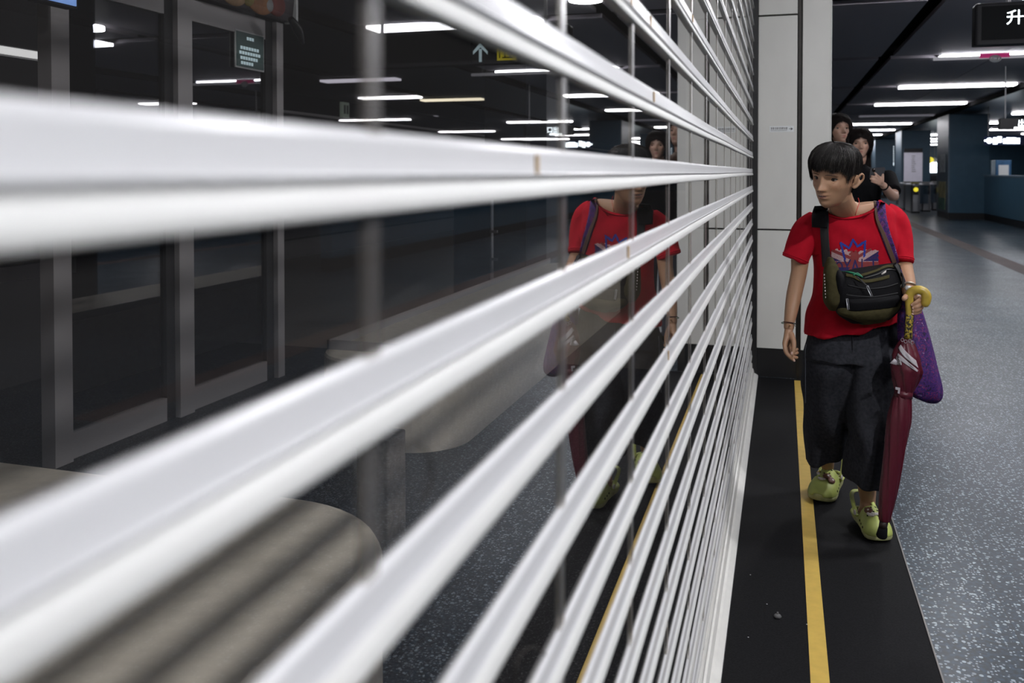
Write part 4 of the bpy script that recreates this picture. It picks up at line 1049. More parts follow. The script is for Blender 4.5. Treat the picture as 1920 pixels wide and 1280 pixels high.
# trousers
cl = mat('charcoal_cotton', (.028,.029,.035), .95, spec=.15, noise=.3, nscale=90, bump=.15, bscale=500)
tr = MB()
tr.loft(lerp_rings([(580,1545,1668,3.5,.08),(600,1528,1680,3.5,.105),(636,1516,1688,3.5,.122),(672,1512,1690,3.5,.125)], 5, 44))
fo = lambda t: (.035*t, .6+t*1.5, 5)
tr.loft(lerp_rings([(625,1520,1605,3.51,.105),(680,1510,1603,3.53,.12),(740,1510,1600,3.58,.115),(800,1512,1592,3.64,.105),(828,1514,1582,3.69,.095),(854,1514,1575,3.72,.088,869,847)], 7, 44, fold=fo))
tr.loft(lerp_rings([(625,1592,1686,3.50,.105),(680,1591,1690,3.47,.12),(740,1594,1684,3.44,.12),(800,1596,1674,3.42,.118),(855,1592,1663,3.43,.11),(905,1588,1652,3.45,.105,899,911)], 7, 44, fold=fo))
tm = remesh(tr, .005, 5, .5)
V = np.array(tm.v); px, py, pz = project(V)
me_t = bpy.data.meshes.new('t'); me_t.from_pydata(tm.v, [], tm.f); me_t.update(); N = np.empty(len(V)*3); me_t.vertices.foreach_get('normal', N); N = N.reshape(-1,3); bpy.data.meshes.remove(me_t)
d = .0065*np.sin(px/8.5+np.sin(py/37)*2.2)*sm(py, 640, 720)+.004*np.sin((px*.4+py)/11)*np.exp(-((py-690)/50)**2)
tm.v = [tuple(v) for v in V+N*d[:,None]]
to = mesh_obj('trousers', tm, cl, W)
TB = bvh(tm)
q = MB(smooth=True); q.tube([surf(1598,616,.004,TB), surf(1599,650,.004,TB), surf(1597,690,.004,TB)], .0022, 6, sub=4); mesh_obj('drawstring', q, cl, to)
q = MB(smooth=True); q.tube([surf(1512,y,.002,TB,3.55) if y < 655 else surf(1510.5,y,.002,TB,3.55) for y in range(645, 760, 10)], .0018, 6); mesh_obj('side_piping', q, mat('pale_piping', (.16,.17,.22), .7), to)
# necklace and bracelets
q = MB(smooth=True)
q.tube([surf(x, y, .0015, BB) for x, y in ((1609,371),(1611,378),(1609,387),(1606,395),(1604,403))], .0013, 6, sub=4)
mesh_obj('red_cord_necklace', q, mat('red_cord', (.42,.02,.015), .6), W)
cord = mat('dark_red_cord', (.05,.012,.012), .7)
q = MB(smooth=True); c = pt(1480,605,3.452); ax = (pt(1479,616,3.45)-pt(1482,590,3.46)).normalized(); u = ax.orthogonal().normalized(); v = ax.cross(u)
q.tube([c+(u*math.cos(a)+v*math.sin(a))*.0225 for a in np.linspace(0, 2*PI, 25)], .0018, 6); bo2 = mesh_obj('bracelet', q, cord, W)
q = MB(smooth=True); q.ell(pt(1481.5,610,3.425), (.0035,.003,.005)); mesh_obj('bead', q, mat('gold_bead', (.45,.25,.1), .4, .5), bo2)
q = MB(smooth=True); q.ell(pt(1467.5,605,3.44), (.006,.004,.004)); q.tube([pt(1488,605,3.43), pt(1491,612,3.43)], .0013, 5); mesh_obj('knot', q, mat('grey_green_bead', (.12,.15,.12), .5), bo2)
q = MB(smooth=True); c = pt(1703,541,3.285); ax = (pt(1705,548,3.27)-pt(1700,526,3.34)).normalized(); u = ax.orthogonal().normalized(); v = ax.cross(u)
q.tube([c+(u*math.cos(a)+v*math.sin(a))*.0275 for a in np.linspace(0, 2*PI, 25)], .004, 8, flat=1.6); wo = mesh_obj('wristwatch', q, mat('steel_bracelet', (.45,.42,.36), .3, .9), W)
q = MB(smooth=True); q.ell(pt(1703,540,3.255), (.012,.006,.010)); mesh_obj('dial', q, mat('watch_dial', (.5,.5,.5), .2, .3), wo)
# nails
fw_ = Vector((math.sin(YAW), -math.cos(YAW), 0))
nail(W, pt(1485,662,3.396), pt(1485,665,3.402)-pt(1488,654,3.405), fw_, .0052, .007)
nail(W, pt(1489,675.5,3.403), fg[0][0][3]-fg[0][0][2], fw_+Vector((0,0,.4)))
for (f, r) in fl: nail(W, f[3]+fw_*.005+Vector((-.001,0,0)), f[3]-f[2], fw_, .004, .005)

# ------------------------------------------------------------------ clogs
lime = mat('lime_green_rubber', (.44,.50,.13), .5, noise=.10, nscale=22)
limed = mat('worn_lime_sole', (.47,.48,.22), .6, noise=.18, nscale=40)
brownc = mat('brown_charm', (.13,.05,.03), .5); whitec = mat('white_charm', (.6,.55,.52), .5)
def clog(toe, heel, up, side, parent):
    y = (toe-heel); Lh = y.length; y.normalize(); x = y.cross(up).normalized(); z = x.cross(y)
    R = Matrix((x, y, z)).transposed(); T = Matrix.Translation(heel) @ R.to_4x4() @ Matrix.Scale(Lh/.25, 4)
    P = lambda a, b_, c: tuple(T @ Vector((a*side, b_, c)))
    outline = []
    ks = [(0,.028),(.01,.032),(.04,.036),(.08,.037),(.12,.041),(.16,.050),(.195,.054),(.225,.047),(.243,.028),(.25,.006)]
    yy = np.linspace(0, .25, 40); ww = np.interp(yy, [k[0] for k in ks], [k[1] for k in ks])
    ww[0] *= .6
    def ring(sc, zf, ins=0):
        a = []
        for yv, w in zip(yy, ww): a.append(P(w*sc-.004*math.sin(yv*12), .125+(yv-.125)*(1-ins), zf(yv)))
        for yv, w in zip(yy[::-1], ww[::-1]): a.append(P(-w*sc-.004*math.sin(yv*12), .125+(yv-.125)*(1-ins), zf(yv)))
        return a
    base = lambda v: .010*max(0, (v-.19)/.06)**2
    s = MB(smooth=True); s.loft([ring(.93, base, .02), ring(1.0, lambda v: base(v)+.006), ring(1.03, lambda v: base(v)+.014), ring(1.02, lambda v: base(v)+.023), ring(.96, lambda v: base(v)+.027, .02)])
    so_ = mesh_obj('clog', s, limed, parent); parent = so_
    # upper: dome over the fore half with an open heel
    u = MB(smooth=True); rings = []
    ys_ = np.linspace(.098, .246, 22)
    for yv in ys_:
        w = np.interp(yv, yy, ww)*.97; t = (yv-.098)/.148
        h = (.074-.020*t-.028*t**3)*math.sqrt(max(0, 1-max(0, (t-.72)/.285)**2.2)) if t < 1 else .01
        h = max(h, .004); rr = []
        for a in np.linspace(0, PI, 21):
            rr.append(P(w*math.copysign(abs(math.cos(a))**.75, math.cos(a))-.004*math.sin(yv*12), yv-.018*math.sin(a)*(1-t)*-1, base(yv)+.018+h*math.sin(a)**.8))
        rings.append(rr)
    n = 21
    u.loft(rings, cap=False, closed=False)
    um = eval_mods(u, [('SOLIDIFY', dict(thickness=.004, offset=-1)), ('SUBSURF', dict(levels=1, render_levels=1))])
    uo = mesh_obj('upper', um, lime, parent)
    k = MB(smooth=True)   # side walls and heel rim
    pts = [P(.040,.085,.040), P(.037,.05,.030), P(.033,.02,.029), P(.018,.002,.032), P(-.0,-.004,.034), P(-.018,.002,.032), P(-.033,.02,.029), P(-.037,.05,.030), P(-.040,.085,.040)]
    k.tube(pts, [.010,.009,.008,.008,.008,.008,.008,.009,.010], 8, sub=3, flat=.6); mesh_obj('heel_rim', k, lime, parent)
    k = MB(smooth=True)
    pts = [P(.043,.085,.052), P(.040,.045,.075), P(.030,.002,.092), P(.012,-.020,.098), P(-.012,-.020,.098), P(-.030,.002,.092), P(-.040,.045,.075), P(-.043,.085,.052)]
    k.tube(pts, .0085, 8, sub=3, flat=.35); ko = mesh_obj('heel_strap', k, lime, parent)
    for sd in (1, -1):
        k = MB(smooth=True); k.ell(P(sd*.047,.085,.052), (.004,.011,.011), R, 14, 8); mesh_obj('strap_rivet', k, whitec, parent)
    B = bvh(um); up_w = Vector(z); xw = Vector(x)*side
    def top(a, b_):
        o = Vector(P(a, b_, .2)); h = B.ray_cast(o, -up_w); return (h[0], h[1]) if h[0] is not None else (Vector(P(a, b_, .06)), up_w)
    for (a, b_) in ((-.018,.150),(0,.158),(.018,.150),(-.026,.170),(.028,.170),(-.010,.185),(.012,.183),(0,.130),(-.02,.125),(.02,.125)):
        h, nn = top(a, b_); k = MB(smooth=True); nn = nn if nn.dot(up_w) > 0 else -nn
        k.ell(h, (.0042,.0042,.0012), nn.to_track_quat('Z', 'Y').to_matrix(), 10, 6); mesh_obj('vent_hole', k, PM['blackcloth'], parent)
    for sd in (1, -1):
        for b_ in (.120,.150,.180):
            o = Vector(P(sd*.12, b_, .034)); h = B.ray_cast(o, -xw*sd)
            if h[0] is not None:
                k = MB(smooth=True); k.ell(h[0], (.0065,.0048,.0014), h[1].to_track_quat('Z', 'Y').to_matrix(), 10, 6); mesh_obj('vent_hole', k, PM['blackcloth'], parent)
    return P, top, parent, R
def charm(P, top, uo, R, spots):
    for (a, b_, kind) in spots:
        h, nn = top(a, b_); nn = nn if nn.z > 0 else -nn; q = MB(smooth=True); Q = nn.to_track_quat('Z', 'Y').to_matrix()
        if kind == 'b':
            q.ell(h+nn*.004, (.0175,.0155,.007), Q); mesh_obj('brown_charm', q, brownc, uo)
            q = MB(smooth=True); q.ell(h+nn*.007+Q @ Vector((.003,-.002,0)), (.0075,.007,.0045), Q, 12, 8); mesh_obj('pale_spot', q, whitec, uo)
        elif kind == 'w':
            q.ell(h+nn*.003, (.011,.007,.005), Q, 14, 8); q.ell(h+nn*.003+Q @ Vector((.011,.002,0)), (.007,.005,.004), Q, 14, 8); q.ell(h+nn*.003+Q @ Vector((-.010,.003,0)), (.006,.006,.004), Q, 14, 8)
            mesh_obj('white_charm', q, whitec, uo)
        else:
            q.ell(h+nn*.003, (.010,.010,.005), Q, 14, 8); mesh_obj('yellow_charm', q, mat('yellow_charm', (.6,.5,.05), .5), uo)
up = Vector((0,0,1))
t0, h0 = onz(1533, 944), None
heelR = pt(1568, 899, 3.93)
P, top, uo, R = clog(t0+up*.002, heelR, up, 1, W); charm(P, top, uo, R, [(-.016,.176,'b'),(-.034,.186,'b'),(.0,.196,'w'),(.022,.160,'w'),(.024,.148,'y')])
t1 = onz(1654, 1020); heelL = onz(1612, 985)
heelL = pt(1609, 966, 3.55); heelL.z = max(heelL.z, .012)
P, top, uo, R = clog(t1+up*.002, heelL, up, 1, W); charm(P, top, uo, R, [(.016,.150,'b'),(.000,.176,'w'),(.020,.176,'w')])

# ------------------------------------------------------------------ umbrella in her left hand
U = thing('umbrella', tuple(pt(1652, 1006, 3.24)), 'closed maroon umbrella with silver stripes and worn yellow hook handle held in the left hand', 'umbrella')
hm = mat('worn_yellow_plastic', (.42,.30,.045), .35, noise=.25, nscale=30)
q = MB(smooth=True); q.tube([pt(1706,590,3.218), pt(1705,570,3.218), pt(1705,554,3.218), pt(1711,546,3.214), pt(1722,543,3.205), pt(1733,547,3.198), pt(1737,557,3.195), pt(1735,568,3.195)], [.0135,.0145,.0155,.016,.016,.0165,.0175,.0155], 16, sub=4, round_=True); mesh_obj('handle', q, hm, U)
gm = bpy.data.materials.new('worn_black_and_yellow_grip'); gm.use_nodes = True; nt = gm.node_tree
tc = nt.nodes.new('ShaderNodeTexCoord'); n = nt.nodes.new('ShaderNodeTexNoise'); n.inputs['Scale'].default_value = 150; nt.links.new(tc.outputs['Object'], n.inputs['Vector'])
r = ramp(nt, n.outputs[0], [(.47, (.45,.33,.04)), (.53, (.02,.017,.012))]); nt.links.new(r.outputs[0], nt.nodes['Principled BSDF'].inputs['Base Color'])
q = MB(smooth=True); q.tube([pt(1706,588,3.218), pt(1704,612,3.22), pt(1702.5,634,3.222)], [.0135,.0135,.0145], 16, sub=2); mesh_obj('grip', q, gm, U)
mar = mat('maroon_nylon', (.085,.006,.016), .45, bump=.2, bscale=60, stretch=(1,1,.3)); silv = mat('silver_grey_trim', (.38,.35,.37), .5)
prof_u = [(1702,634,.011),(1700,645,.030),(1699,668,.048),(1700,692,.056),(1697,715,.044),(1694,736,.029),(1691,752,.034),(1686,785,.041),(1679,830,.038),(1672,880,.034),(1665,925,.030),(1660,960,.024),(1658,976,.019)]
Pu = [pt(a, b_, 3.225+.0*b_) for a, b_, _ in prof_u]; Ru = [c for _, _, c in prof_u]
Pu, Ru = spline(Pu, Ru, 6)
q = MB(smooth=True); rings = []; nn_ = 64; ax = (Pu[-1]-Pu[0]).normalized(); e1 = Vector((math.cos(YAW), math.sin(YAW), 0)); e1 = (e1-ax*e1.dot(ax)).normalized(); e2 = ax.cross(e1)
for i, (c, r_) in enumerate(zip(Pu, Ru)):
    t = i/(len(Pu)-1); rr = []
    for k in range(nn_):
        a = 2*PI*k/nn_; f = ((a+t*3.2)*8/(2*PI)) % 1.0; am = .26*(1-abs((t-.42)/.08) if abs(t-.42) < .08 else 0)
        pl_ = (.84+.20*f**.6)*(1.0)
        rr.append(tuple(c+(e1*math.cos(a)+e2*math.sin(a))*r_*pl_))
    rings.append(rr)
q.loft(rings); uo_ = mesh_obj('canopy', q, mar, U); UB = bvh(q)
def ribbon(name, left, right, off, thick, m, parent, B=None, na=8, sub=6, fall=3.4):
    """strap between two photo-space edge lines, laid on the surface below it"""
    A, _ = spline([Vector((a, b_, 0)) for a, b_ in left], [0]*len(left), sub); C, _ = spline([Vector((a, b_, 0)) for a, b_ in right], [0]*len(right), sub)
    q = MB(smooth=True); rings = []
    for a, c in zip(A, C):
        fr = [surf(a.x+(c.x-a.x)*k/na, a.y+(c.y-a.y)*k/na, off+thick, B, fall) for k in range(na+1)]
        bk = [f+ray(960, 400).normalized()*thick*1.3 for f in fr]
        rings.append(fr+bk[::-1])
    q.loft(rings); return mesh_obj(name, q, m, parent)
ribbon('silver_stripe', [(1689,646),(1700,660),(1718,676)], [(1684,652),(1696,669),(1722,690)], .001, .002, silv, uo_, UB, fall=3.17)
ribbon('silver_stripe', [(1684,662),(1700,676),(1722,694)], [(1681,670),(1700,684),(1720,697)], .001, .002, silv, uo_, UB, fall=3.17)
ribbon('silver_stripe', [(1681,668),(1680,676),(1679,683)], [(1687,672),(1690,679),(1691,684)], .001, .002, silv, uo_, UB, fall=3.17)
q = MB(smooth=True); q.prism([(1668,681),(1677,672),(1682,676),(1681,684)], lambda a, b_: tuple(pt(a, b_, 3.18)), lambda a, b_: tuple(pt(a, b_, 3.186))); mesh_obj('loose_flap', q, silv, uo_)
c = pt(1694,738,3.225); q = MB(smooth=True); q.tube([c+(e1*math.cos(a)+e2*math.sin(a))*.0305 for a in np.linspace(0, 2*PI, 25)], .010, 8, flat=.25, flatdir=tuple(ax))
q = MB(smooth=True); q.tube([c-ax*.012, c+ax*.012], [.0315,.0325], 24); so2 = mesh_obj('tie_strap', q, mar, U)
q = MB(); q.prism([(1679,725),(1688,727),(1687,738),(1683,737),(1684,731),(1679,730)], lambda a, b_: tuple(pt(a, b_, 3.186)), lambda a, b_: tuple(pt(a, b_, 3.20))); mesh_obj('strap_tab', q, silv, so2)
for i, (a, b_) in enumerate(((1692,637),(1698,640),(1706,639),(1711,642))):
    q = MB(smooth=True); cc = pt(a, b_, 3.195); q.tube([cc+Vector((math.cos(t)*.005, 0, math.sin(t)*.006)) for t in np.linspace(0, 2*PI, 13)], .0012, 5); mesh_obj('rib_tip', q, M['silver'], U)
q = MB(smooth=True); q.tube([pt(1658,974,3.225), pt(1655,990,3.228)], [.0155,.0145], 14); mesh_obj('ferrule_neck', q, mat('dark_brown_neck', (.03,.02,.017), .5), U)
q = MB(smooth=True); q.tube([pt(1656,988,3.228), pt(1653,1004,3.232), pt(1652.5,1007,3.233)], [.0155,.0195,.016], 16); mesh_obj('ferrule', q, PM['blackcloth'], U)

# ------------------------------------------------------------------ purple patterned bag
pm = bpy.data.materials.new('purple_patterned_cloth'); pm.use_nodes = True; nt = pm.node_tree; b = nt.nodes['Principled BSDF']; b.inputs['Roughness'].default_value = .75
tc = nt.nodes.new('ShaderNodeTexCoord'); nz_ = nt.nodes.new('ShaderNodeTexNoise'); nz_.inputs['Scale'].default_value = 46; nz_.inputs['Detail'].default_value = 5; nz_.inputs['Distortion'].default_value = 2.2
nt.links.new(tc.outputs['Object'], nz_.inputs['Vector'])
r = ramp(nt, nz_.outputs[0], [(0,(.010,.003,.03)),(.40,(.045,.008,.13)),(.47,(.015,.004,.06)),(.50,(.05,.010,.14)),(.575,(.35,.02,.04)),(.60,(.03,.008,.09)),(.65,(.010,.04,.16)),(.69,(.35,.30,.42))], 'CONSTANT')
nt.links.new(r.outputs[0], b.inputs['Base Color'])
G = thing('shoulder_bag', tuple(pt(1740, 754, 3.36)), 'purple cloth bag with red and blue flower pattern hanging behind the umbrella', 'bag')
g = MB(); g.loft(lerp_rings([(566,1700,1724,3.38,.018),(600,1698,1734,3.38,.03),(640,1695,1744,3.38,.045),(690,1690,1755,3.38,.058),(725,1694,1763,3.38,.058),(744,1712,1763,3.38,.045),(755,1738,1757,3.38,.015)], 6, 36, fold=lambda t: (.05, 1+3*t, 6)))
gm_ = remesh(g, .004, 3); V = np.array(gm_.v); px, py, pz = project(V)
gb = mesh_obj('bag_body', gm_, pm, G)
brn = mat('brown_strap_edge', (.10,.055,.035), .6)
def strap3(name, keys, w, m, parent, thick=.003):
    q = MB(smooth=True); P_, _ = spline([Vector(k) for k in keys], [0]*len(keys), 5); rings = []
    for k_ in P_:
        c = pt(k_.x, k_.y, k_.z); h = pt(k_.x+w/2, k_.y, k_.z)-c; f = ray(960,400).normalized()*thick
        rings.append([tuple(c-h-f*.3), tuple(c-f), tuple(c+h-f*.3), tuple(c+h+f*.5), tuple(c+f*.5), tuple(c-h+f*.5)])
    q.loft(rings); return mesh_obj(name, q, m, parent)
ribbon('strap', [(1640,376),(1641,390),(1643,412),(1652,440),(1664,472),(1680,510),(1694,540)], [(1660,380),(1661,396),(1664,414),(1670,438),(1680,468),(1690,505),(1702,536)], .003, .004, pm, G, fall=3.30)
ribbon('strap_edging', [(1638,376),(1640,392),(1643,414),(1655,444),(1666,474),(1680,508),(1692,536)], [(1643,376),(1644,390),(1648,412),(1661,440),(1674,472),(1687,508),(1697,536)], .008, .002, brn, G, fall=3.29)
# part of the bag in front of the hip, under the hand
g = MB(); g.loft(lerp_rings([(530,1690,1706,3.30,.015),(560,1686,1712,3.31,.022),(600,1684,1712,3.32,.03),(640,1684,1704,3.34,.02)], 5, 24)); mesh_obj('gathered_top', remesh(g, .004, 3), pm, G)

# ------------------------------------------------------------------ black and olive crossbody bag
K = thing('crossbody_bag', tuple(pt(1625, 608, 3.34)), 'black and olive zipped crossbody bag worn on the front of the red shirt', 'bag')
blk = mat('black_nylon', (.005,.005,.006), .7, spec=.12, bump=.2, bscale=400); olv = mat('olive_canvas', (.050,.043,.018), .9, spec=.15, noise=.2, nscale=60, bump=.2, bscale=400)
dk = mat('dark_webbing', (.016,.016,.017), .8)
g = MB()
g.loft(lerp_rings([(496,1592,1682,3.335,.020,506,492),(508,1572,1688,3.33,.040,516,500),(535,1568,1690,3.32,.055,538,530),(560,1566,1688,3.32,.060),(585,1570,1685,3.325,.055,588,580),(604,1596,1668,3.33,.035,606,598)], 6, 44))
km = remesh(g, .004, 3); V = np.array(km.v); px, py, pz = project(V)
kb = mesh_obj('main_pouch', km, blk, K); KB = bvh(km)
g = MB(); g.loft(lerp_rings([(572,1570,1690,3.31,.045,576,560),(585,1572,1686,3.312,.058,588,574),(598,1592,1672,3.318,.05,598,590),(609,1615,1660,3.325,.02,609,602)], 6, 44)); mesh_obj('olive_bottom', remesh(g, .004, 3), olv, K)
g = MB(); g.loft(lerp_rings([(482,1553,1560,3.36,.02),(505,1546,1572,3.345,.035),(540,1545,1577,3.34,.045),(565,1546,1576,3.34,.045),(582,1555,1572,3.35,.02)], 6, 32)); mesh_obj('side_wing', remesh(g, .004, 3), olv, K)
g = MB(); g.loft(lerp_rings([(505,1564,1575,3.33,.02),(520,1563,1581,3.32,.035),(545,1565,1580,3.32,.035),(560,1567,1576,3.33,.02)], 5, 24)); mesh_obj('wing_lining', remesh(g, .004, 3), blk, K)
# front pocket
g = MB(); g.loft(lerp_rings([(553,1588,1682,3.285,.018,558,550),(562,1585,1686,3.275,.028,566,558),(580,1590,1682,3.28,.028,583,574)], 6, 36)); po = mesh_obj('front_pocket', remesh(g, .0035, 3), blk, K); PB = bvh(eval_mods(g, []))
def stripe(pts, w, m, name, off=.001, B=KB, parent=K, th=.003):
    L_ = [(a, b_-w/2) for a, b_ in pts]; R_ = [(a, b_+w/2) for a, b_ in pts]; return ribbon(name, L_, R_, off, th, m, parent, B, 4, 5, fall=3.27)
stripe([(1612,517),(1640,508),(1662,499),(1676,499)], 5, olv, 'olive_band')
stripe([(1586,515),(1600,518),(1620,527),(1645,524),(1668,518)], 6, olv, 'olive_band')
stripe([(1620,521),(1645,514),(1664,505),(1680,506)], 1.6, mat('zip_grey', (.025,.025,.025), .5), 'zipper')
stripe([(1590,534),(1625,541),(1660,538),(1684,531)], 1.4, dk, 'seam_piping', .002)
stripe([(1588,552),(1600,554),(1640,556),(1684,549)], 1.5, dk, 'zipper', .03)
def pull(a, b_, z, parent=K):
    q = MB(smooth=True); p0 = Vector(a); p1 = Vector(b_); d = (p1-p0); nrm = Vector((-d.y, d.x, 0)).normalized()*1.5
    Q = [(p0+nrm), (p1+nrm), (p1-nrm), (p0-nrm), (p0+nrm)]; q.tube([pt(v.x, v.y, z) for v in Q], .0016, 6); mesh_obj('zip_pull', q, M['silver'], parent)
pull((1626,536,0),(1635,556,0), 3.235); pull((1588,560,0),(1591,580,0), 3.238)
q = MB(smooth=True); q.tube([pt(1607,519,3.262), pt(1615,526,3.245), pt(1625,536,3.238)], .0028, 6, sub=3); mesh_obj('zip_cord', q, dk, K)
q = MB(smooth=True); q.tube([surf(1575,509,.004,KB), surf(1590,510,.004,KB), surf(1603,513,.004,KB), surf(1616,519,.006,KB)], [.003,.0035,.004,.002], 7, sub=4); q.tube([surf(1600,516,.006,KB), surf(1608,512,.008,KB), surf(1617,520,.006,KB)], .003, 7, sub=3); mesh_obj('green_cord', q, mat('green_cord', (.01,.16,.08), .5), K)
q = MB(smooth=True); q.prism([(1652,513),(1662,506),(1661,511),(1654,515)], lambda a, b_: tuple(surf(a, b_, .004, KB)), lambda a, b_: tuple(surf(a, b_, -.001, KB))); mesh_obj('white_label', q, whitec, K)
for zz in range(8):
    q = MB(smooth=True); q.ell(pt(1545.5+zz*.35, 515+zz*6, 3.31), (.0016,.0016,.0035)); mesh_obj('stitch', q, whitec, K)
ribbon('strap', [(1530,388),(1537,410),(1539,440),(1541,480),(1543,500)], [(1552,388),(1554,410),(1554,440),(1557,480),(1560,500)], .003, .004, dk, K, fall=3.42)
ribbon('shoulder_pad', [(1529,386),(1524,402),(1524,426)], [(1550,385),(1552,400),(1551,428)], .009, .009, blk, K, fall=3.42)
ribbon('strap', [(1676,496),(1684,508),(1690,524),(1693,540)], [(1681,492),(1689,506),(1696,522),(1700,540)], .012, .004, dk, K, KB, fall=3.29)
# ------------------------------------------------------------------ the two women behind
def bystander(label, hx, hy, z, yaw, shirt_m, trouser_m, s=.95, arm=None, hairlong=True, hscale=1.0, pitch=0):
    """standing figure; hx, hy = chin in the photo, z = distance"""
    chin = pt(hx, hy, z); T = frame(chin, math.radians(yaw), math.radians(pitch), 0, s*hscale)
    Rb = Matrix.Rotation(YAW, 3, 'Z') @ Matrix.Rotation(PI, 3, 'Z')
    H = chin.z+.225*s*.9
    o = Vector((chin.x, chin.y, 0)); P = lambda x, y, zz: o+Rb @ Vector((x, y-.03, 0))+Vector((0, 0, zz))
    t = thing('person', (o.x, o.y, 0), label, 'person')
    b = MB(); head_mesh(b, T, 72, 60); ear(b, T, 1); ear(b, T, -1)
    sh = chin.z-.075; hip = H*.52; kn = H*.28
    b.tube([T @ Vector((0,-.025,.07)), T @ Vector((0,-.02,.0)), P(0,-.03,sh+.02), P(0,-.02,sh-.06)], [.050,.047,.055,.08], 20, sub=3)
    tor = [(sh+.015,.07,.05),(sh-.03,.17,.085),(sh-.12,.175,.105),(sh-.28,.15,.10),(sh-.38,.145,.10),(hip+.02,.165,.115)]
    def tl(mb, g):
        rings = []
        for zz, w, d in tor: rings.append([tuple(P(math.cos(a)*(w+g), math.sin(a)*(d+g)-.01, zz)) for a in np.linspace(0, 2*PI, 28, endpoint=False)])
        mb.loft(rings)
    tl(b, -.008)
    arms = arm or {}
    for sd in (1, -1):
        q = arms.get(sd, [P(sd*.17,0,sh-.04), P(sd*.205,-.01,sh-.30), P(sd*.21,.03,sh-.52)])
        b.tube(q, [.045,.038,.024], 16, sub=4)
        if sd in arms and 'fing' in arms:
            hand(b, q[-1], [f[0][0] for f in arms['fing'][:4]], arms['fing'][:4], arms['fing'][4][0], .022); continue
        w = q[-1]; d = (q[-1]-q[-2]).normalized(); sx = d.cross(Vector((0,1,0))).normalized() if sd not in arms else d.cross(Vector((0,0,1))).normalized()
        kk = [w+d*.085+sx*(i-1.5)*.019 for i in range(4)]; cu = (Rb @ Vector((0, 1, 0))) if sd not in arms else arms['curl']
        fs = [([k_, k_+d*.030+cu*.010, k_+d*.045+cu*.035, k_+d*.038+cu*.055], .0085) for k_ in kk]
        hand(b, w, kk, fs, [w+d*.03-sx*.02, w+d*.06-sx*.045+cu*.01, w+d*.085-sx*.045+cu*.03], .022)
    for sd in (1, -1): b.tube([P(sd*.09,0,hip), P(sd*.10,.01,kn+.18), P(sd*.10,.01,kn), P(sd*.105,-.01,.10), P(sd*.11,.0,.055)], [.085,.07,.055,.034,.036], 16, sub=3); b.tube([P(sd*.11,-.04,.045), P(sd*.115,.06,.04), P(sd*.12,.14,.03)], [.034,.036,.026], 14, round_=True)
    bm = remesh(b, .005, 2); bm.cols = skin_cols(np.array(bm.v), T, np.array((.50,.31,.23)), freck=False); bo = mesh_obj('body', bm, PM['skin'], t)
    face_parts(T, t, (0, .3), mouth_open=False)
    c = MB(); tl(c, .010)
    for sd in (1, -1):
        q = arms.get(sd, [P(sd*.17,0,sh-.04), P(sd*.205,-.01,sh-.30)]); e = q[0].lerp(q[1], .80); c.tube([q[0]+Vector((0,0,.0)), q[0].lerp(q[1], .4), e], [.060,.062,.062], 20, sub=2)
    c.tube([P(0,-.03,sh+.03), P(0,-.02,sh-.03)], [.066,.10], 20)
    mesh_obj('shirt', remesh(c, .008, 4), shirt_m, t)
    c = MB(); 
    rings = [[tuple(P(math.cos(a)*w, math.sin(a)*d, zz)) for a in np.linspace(0, 2*PI, 28, endpoint=False)] for zz, w, d in ((hip+.10,.16,.115),(hip-.02,.18,.125),(hip-.10,.185,.12))]; c.loft(rings[::-1])
    for sd in (1, -1): c.tube([P(sd*.09,0,hip), P(sd*.10,.01,kn+.1), P(sd*.105,.0,.12)], [.10,.085,.07], 20, sub=3)
    mesh_obj('trousers', remesh(c, .01, 4), trouser_m, t)
    for sd in (1, -1):
        c = MB(smooth=True); c.tube([P(sd*.11,-.05,.040), P(sd*.115,.06,.038), P(sd*.12,.16,.028)], [.040,.043,.032], 16, round_=True, sub=2); mesh_obj('shoe', c, PM['blackcloth'], t)
    # hair
    def zl(p):
        a = abs(p)
        if a < .55: return .168-.03*a
        if a < 1.2: return .150-(a-.55)/.65*.06
        return .060 if a < 1.5 else .02
    ho = mesh_obj('hair', hair_cap(T, zl, .012), PM['softhair'], t)
    mesh_obj('strands', hair_strands(T, 900, lambda p: zl(p)-.003, .0125, .02, 11, 0, .0011), PM['softhair'], ho)
    if hairlong:
        q = MB(smooth=True); r = np.random.default_rng(8)
        for i in range(500):
            sd = 1 if r.random() < .5 else -1; a = r.uniform(1.25, 3.0)*sd
            pts = []
            for k in range(9):
                tt = k/8; zz = .20-.36*tt; zc = min(max(zz, .03), .2); x, y, _ = head_surface(a, zc, False); l = math.hypot(x, y)+1e-6; of = .015+.012*r.random()+(.02*tt)
                lx, ly = float(x), float(y)
                if zz < .06: lx = sd*.062*abs(math.sin(a)); ly = -.05
                l = math.hypot(lx, ly)+1e-6
                pts.append(T @ Vector((lx*(1+of/l), ly*(1+of/l)-.01*tt, zz)))
            q.tube(pts, .0028, 3, cap=False)
        mesh_obj('strands', q, PM['softhair'], ho)
    return t, T, P, sh
bk = PM['blackcloth']; dn = mat('dark_denim', (.02,.025,.04), .8, noise=.2, nscale=60)
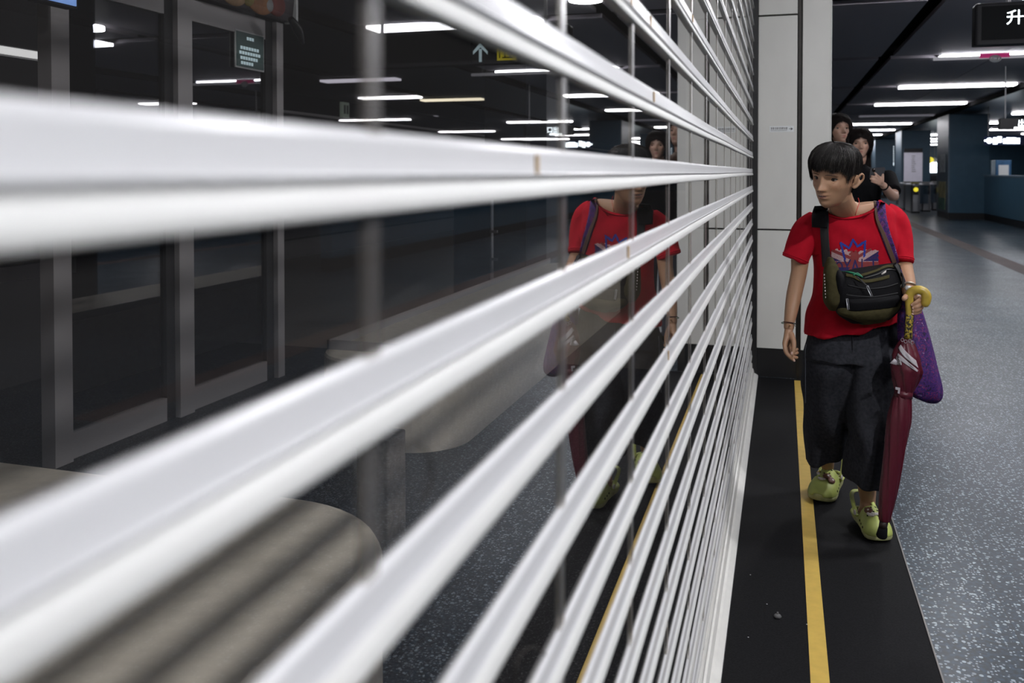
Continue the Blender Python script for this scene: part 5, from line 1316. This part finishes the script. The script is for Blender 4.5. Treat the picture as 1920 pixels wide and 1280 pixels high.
bystander('person with dark hair half hidden behind the stone pillar, looking up and right', 1573, 273, 6.85, 6, mat('brown_cloth', (.12,.06,.03), .8), dn, 1.04, pitch=-10)
e = pt(1675, 368, 6.22); w = pt(1656, 347, 6.03)
def F4(k, m, t, u, r): return ([pt(*k), pt(*m), pt(*t), pt(*u)], r)
arms = {-1: [pt(1664, 330, 6.42), e, w], 'fing': [F4((1650,333,5.99),(1645,329,5.97),(1642,326,5.965),(1640,324,5.97),.009), F4((1648,337,5.985),(1642,333,5.965),(1637,331,5.963),(1634,330,5.97),.009),
        F4((1647,341,5.985),(1641,338,5.965),(1635,336,5.963),(1632,335,5.97),.009), F4((1647,345,5.99),(1642,343,5.97),(1637,341,5.967),(1634,340,5.97),.0082), ([pt(1654,341,5.99), pt(1655,334,5.985), pt(1655,327,5.99)], .01)]}
t, T, P, sh = bystander('person in black T-shirt with long dark hair holding up a phone', 1612, 297, 6.45, -16, bk, dn, .98, arm=arms, hscale=.93)
q = MB(smooth=True); ax = (w-e).normalized(); u = ax.orthogonal().normalized(); v = ax.cross(u); c = w-ax*.015
q.tube([c+(u*math.cos(a)+v*math.sin(a))*.029 for a in np.linspace(0, 2*PI, 21)], .010, 8, flat=.5); mesh_obj('wristwatch', q, PM['blackcloth'], t)
q = MB(smooth=True); q.tube([T @ Vector((.070,.045,.150)), T @ Vector((.083,.018,.143))], .006, 8, round_=True); mesh_obj('hair_clip', q, M['white'], t)
# phone
a, e2 = pt(1626, 338, 5.93), pt(1651, 318, 5.90)
ph = MB(); ph.prism([(1635,315),(1658,313),(1660,316),(1656,332),(1653,335),(1633,336),(1630,333),(1632,317)], lambda x, y: tuple(pt(x, y, 5.985)), lambda x, y: tuple(pt(x, y, 5.998)))
po = tag(mesh_obj('phone', ph, mat('dark_phone_case', (.03,.03,.035), .4)), 'dark phone held up by the person in the black T-shirt', 'phone')
q = MB(smooth=True); q.ell(pt(1638,319,5.983), (.012,.004,.012)); mesh_obj('camera_lens', q, PM['iris'], po)
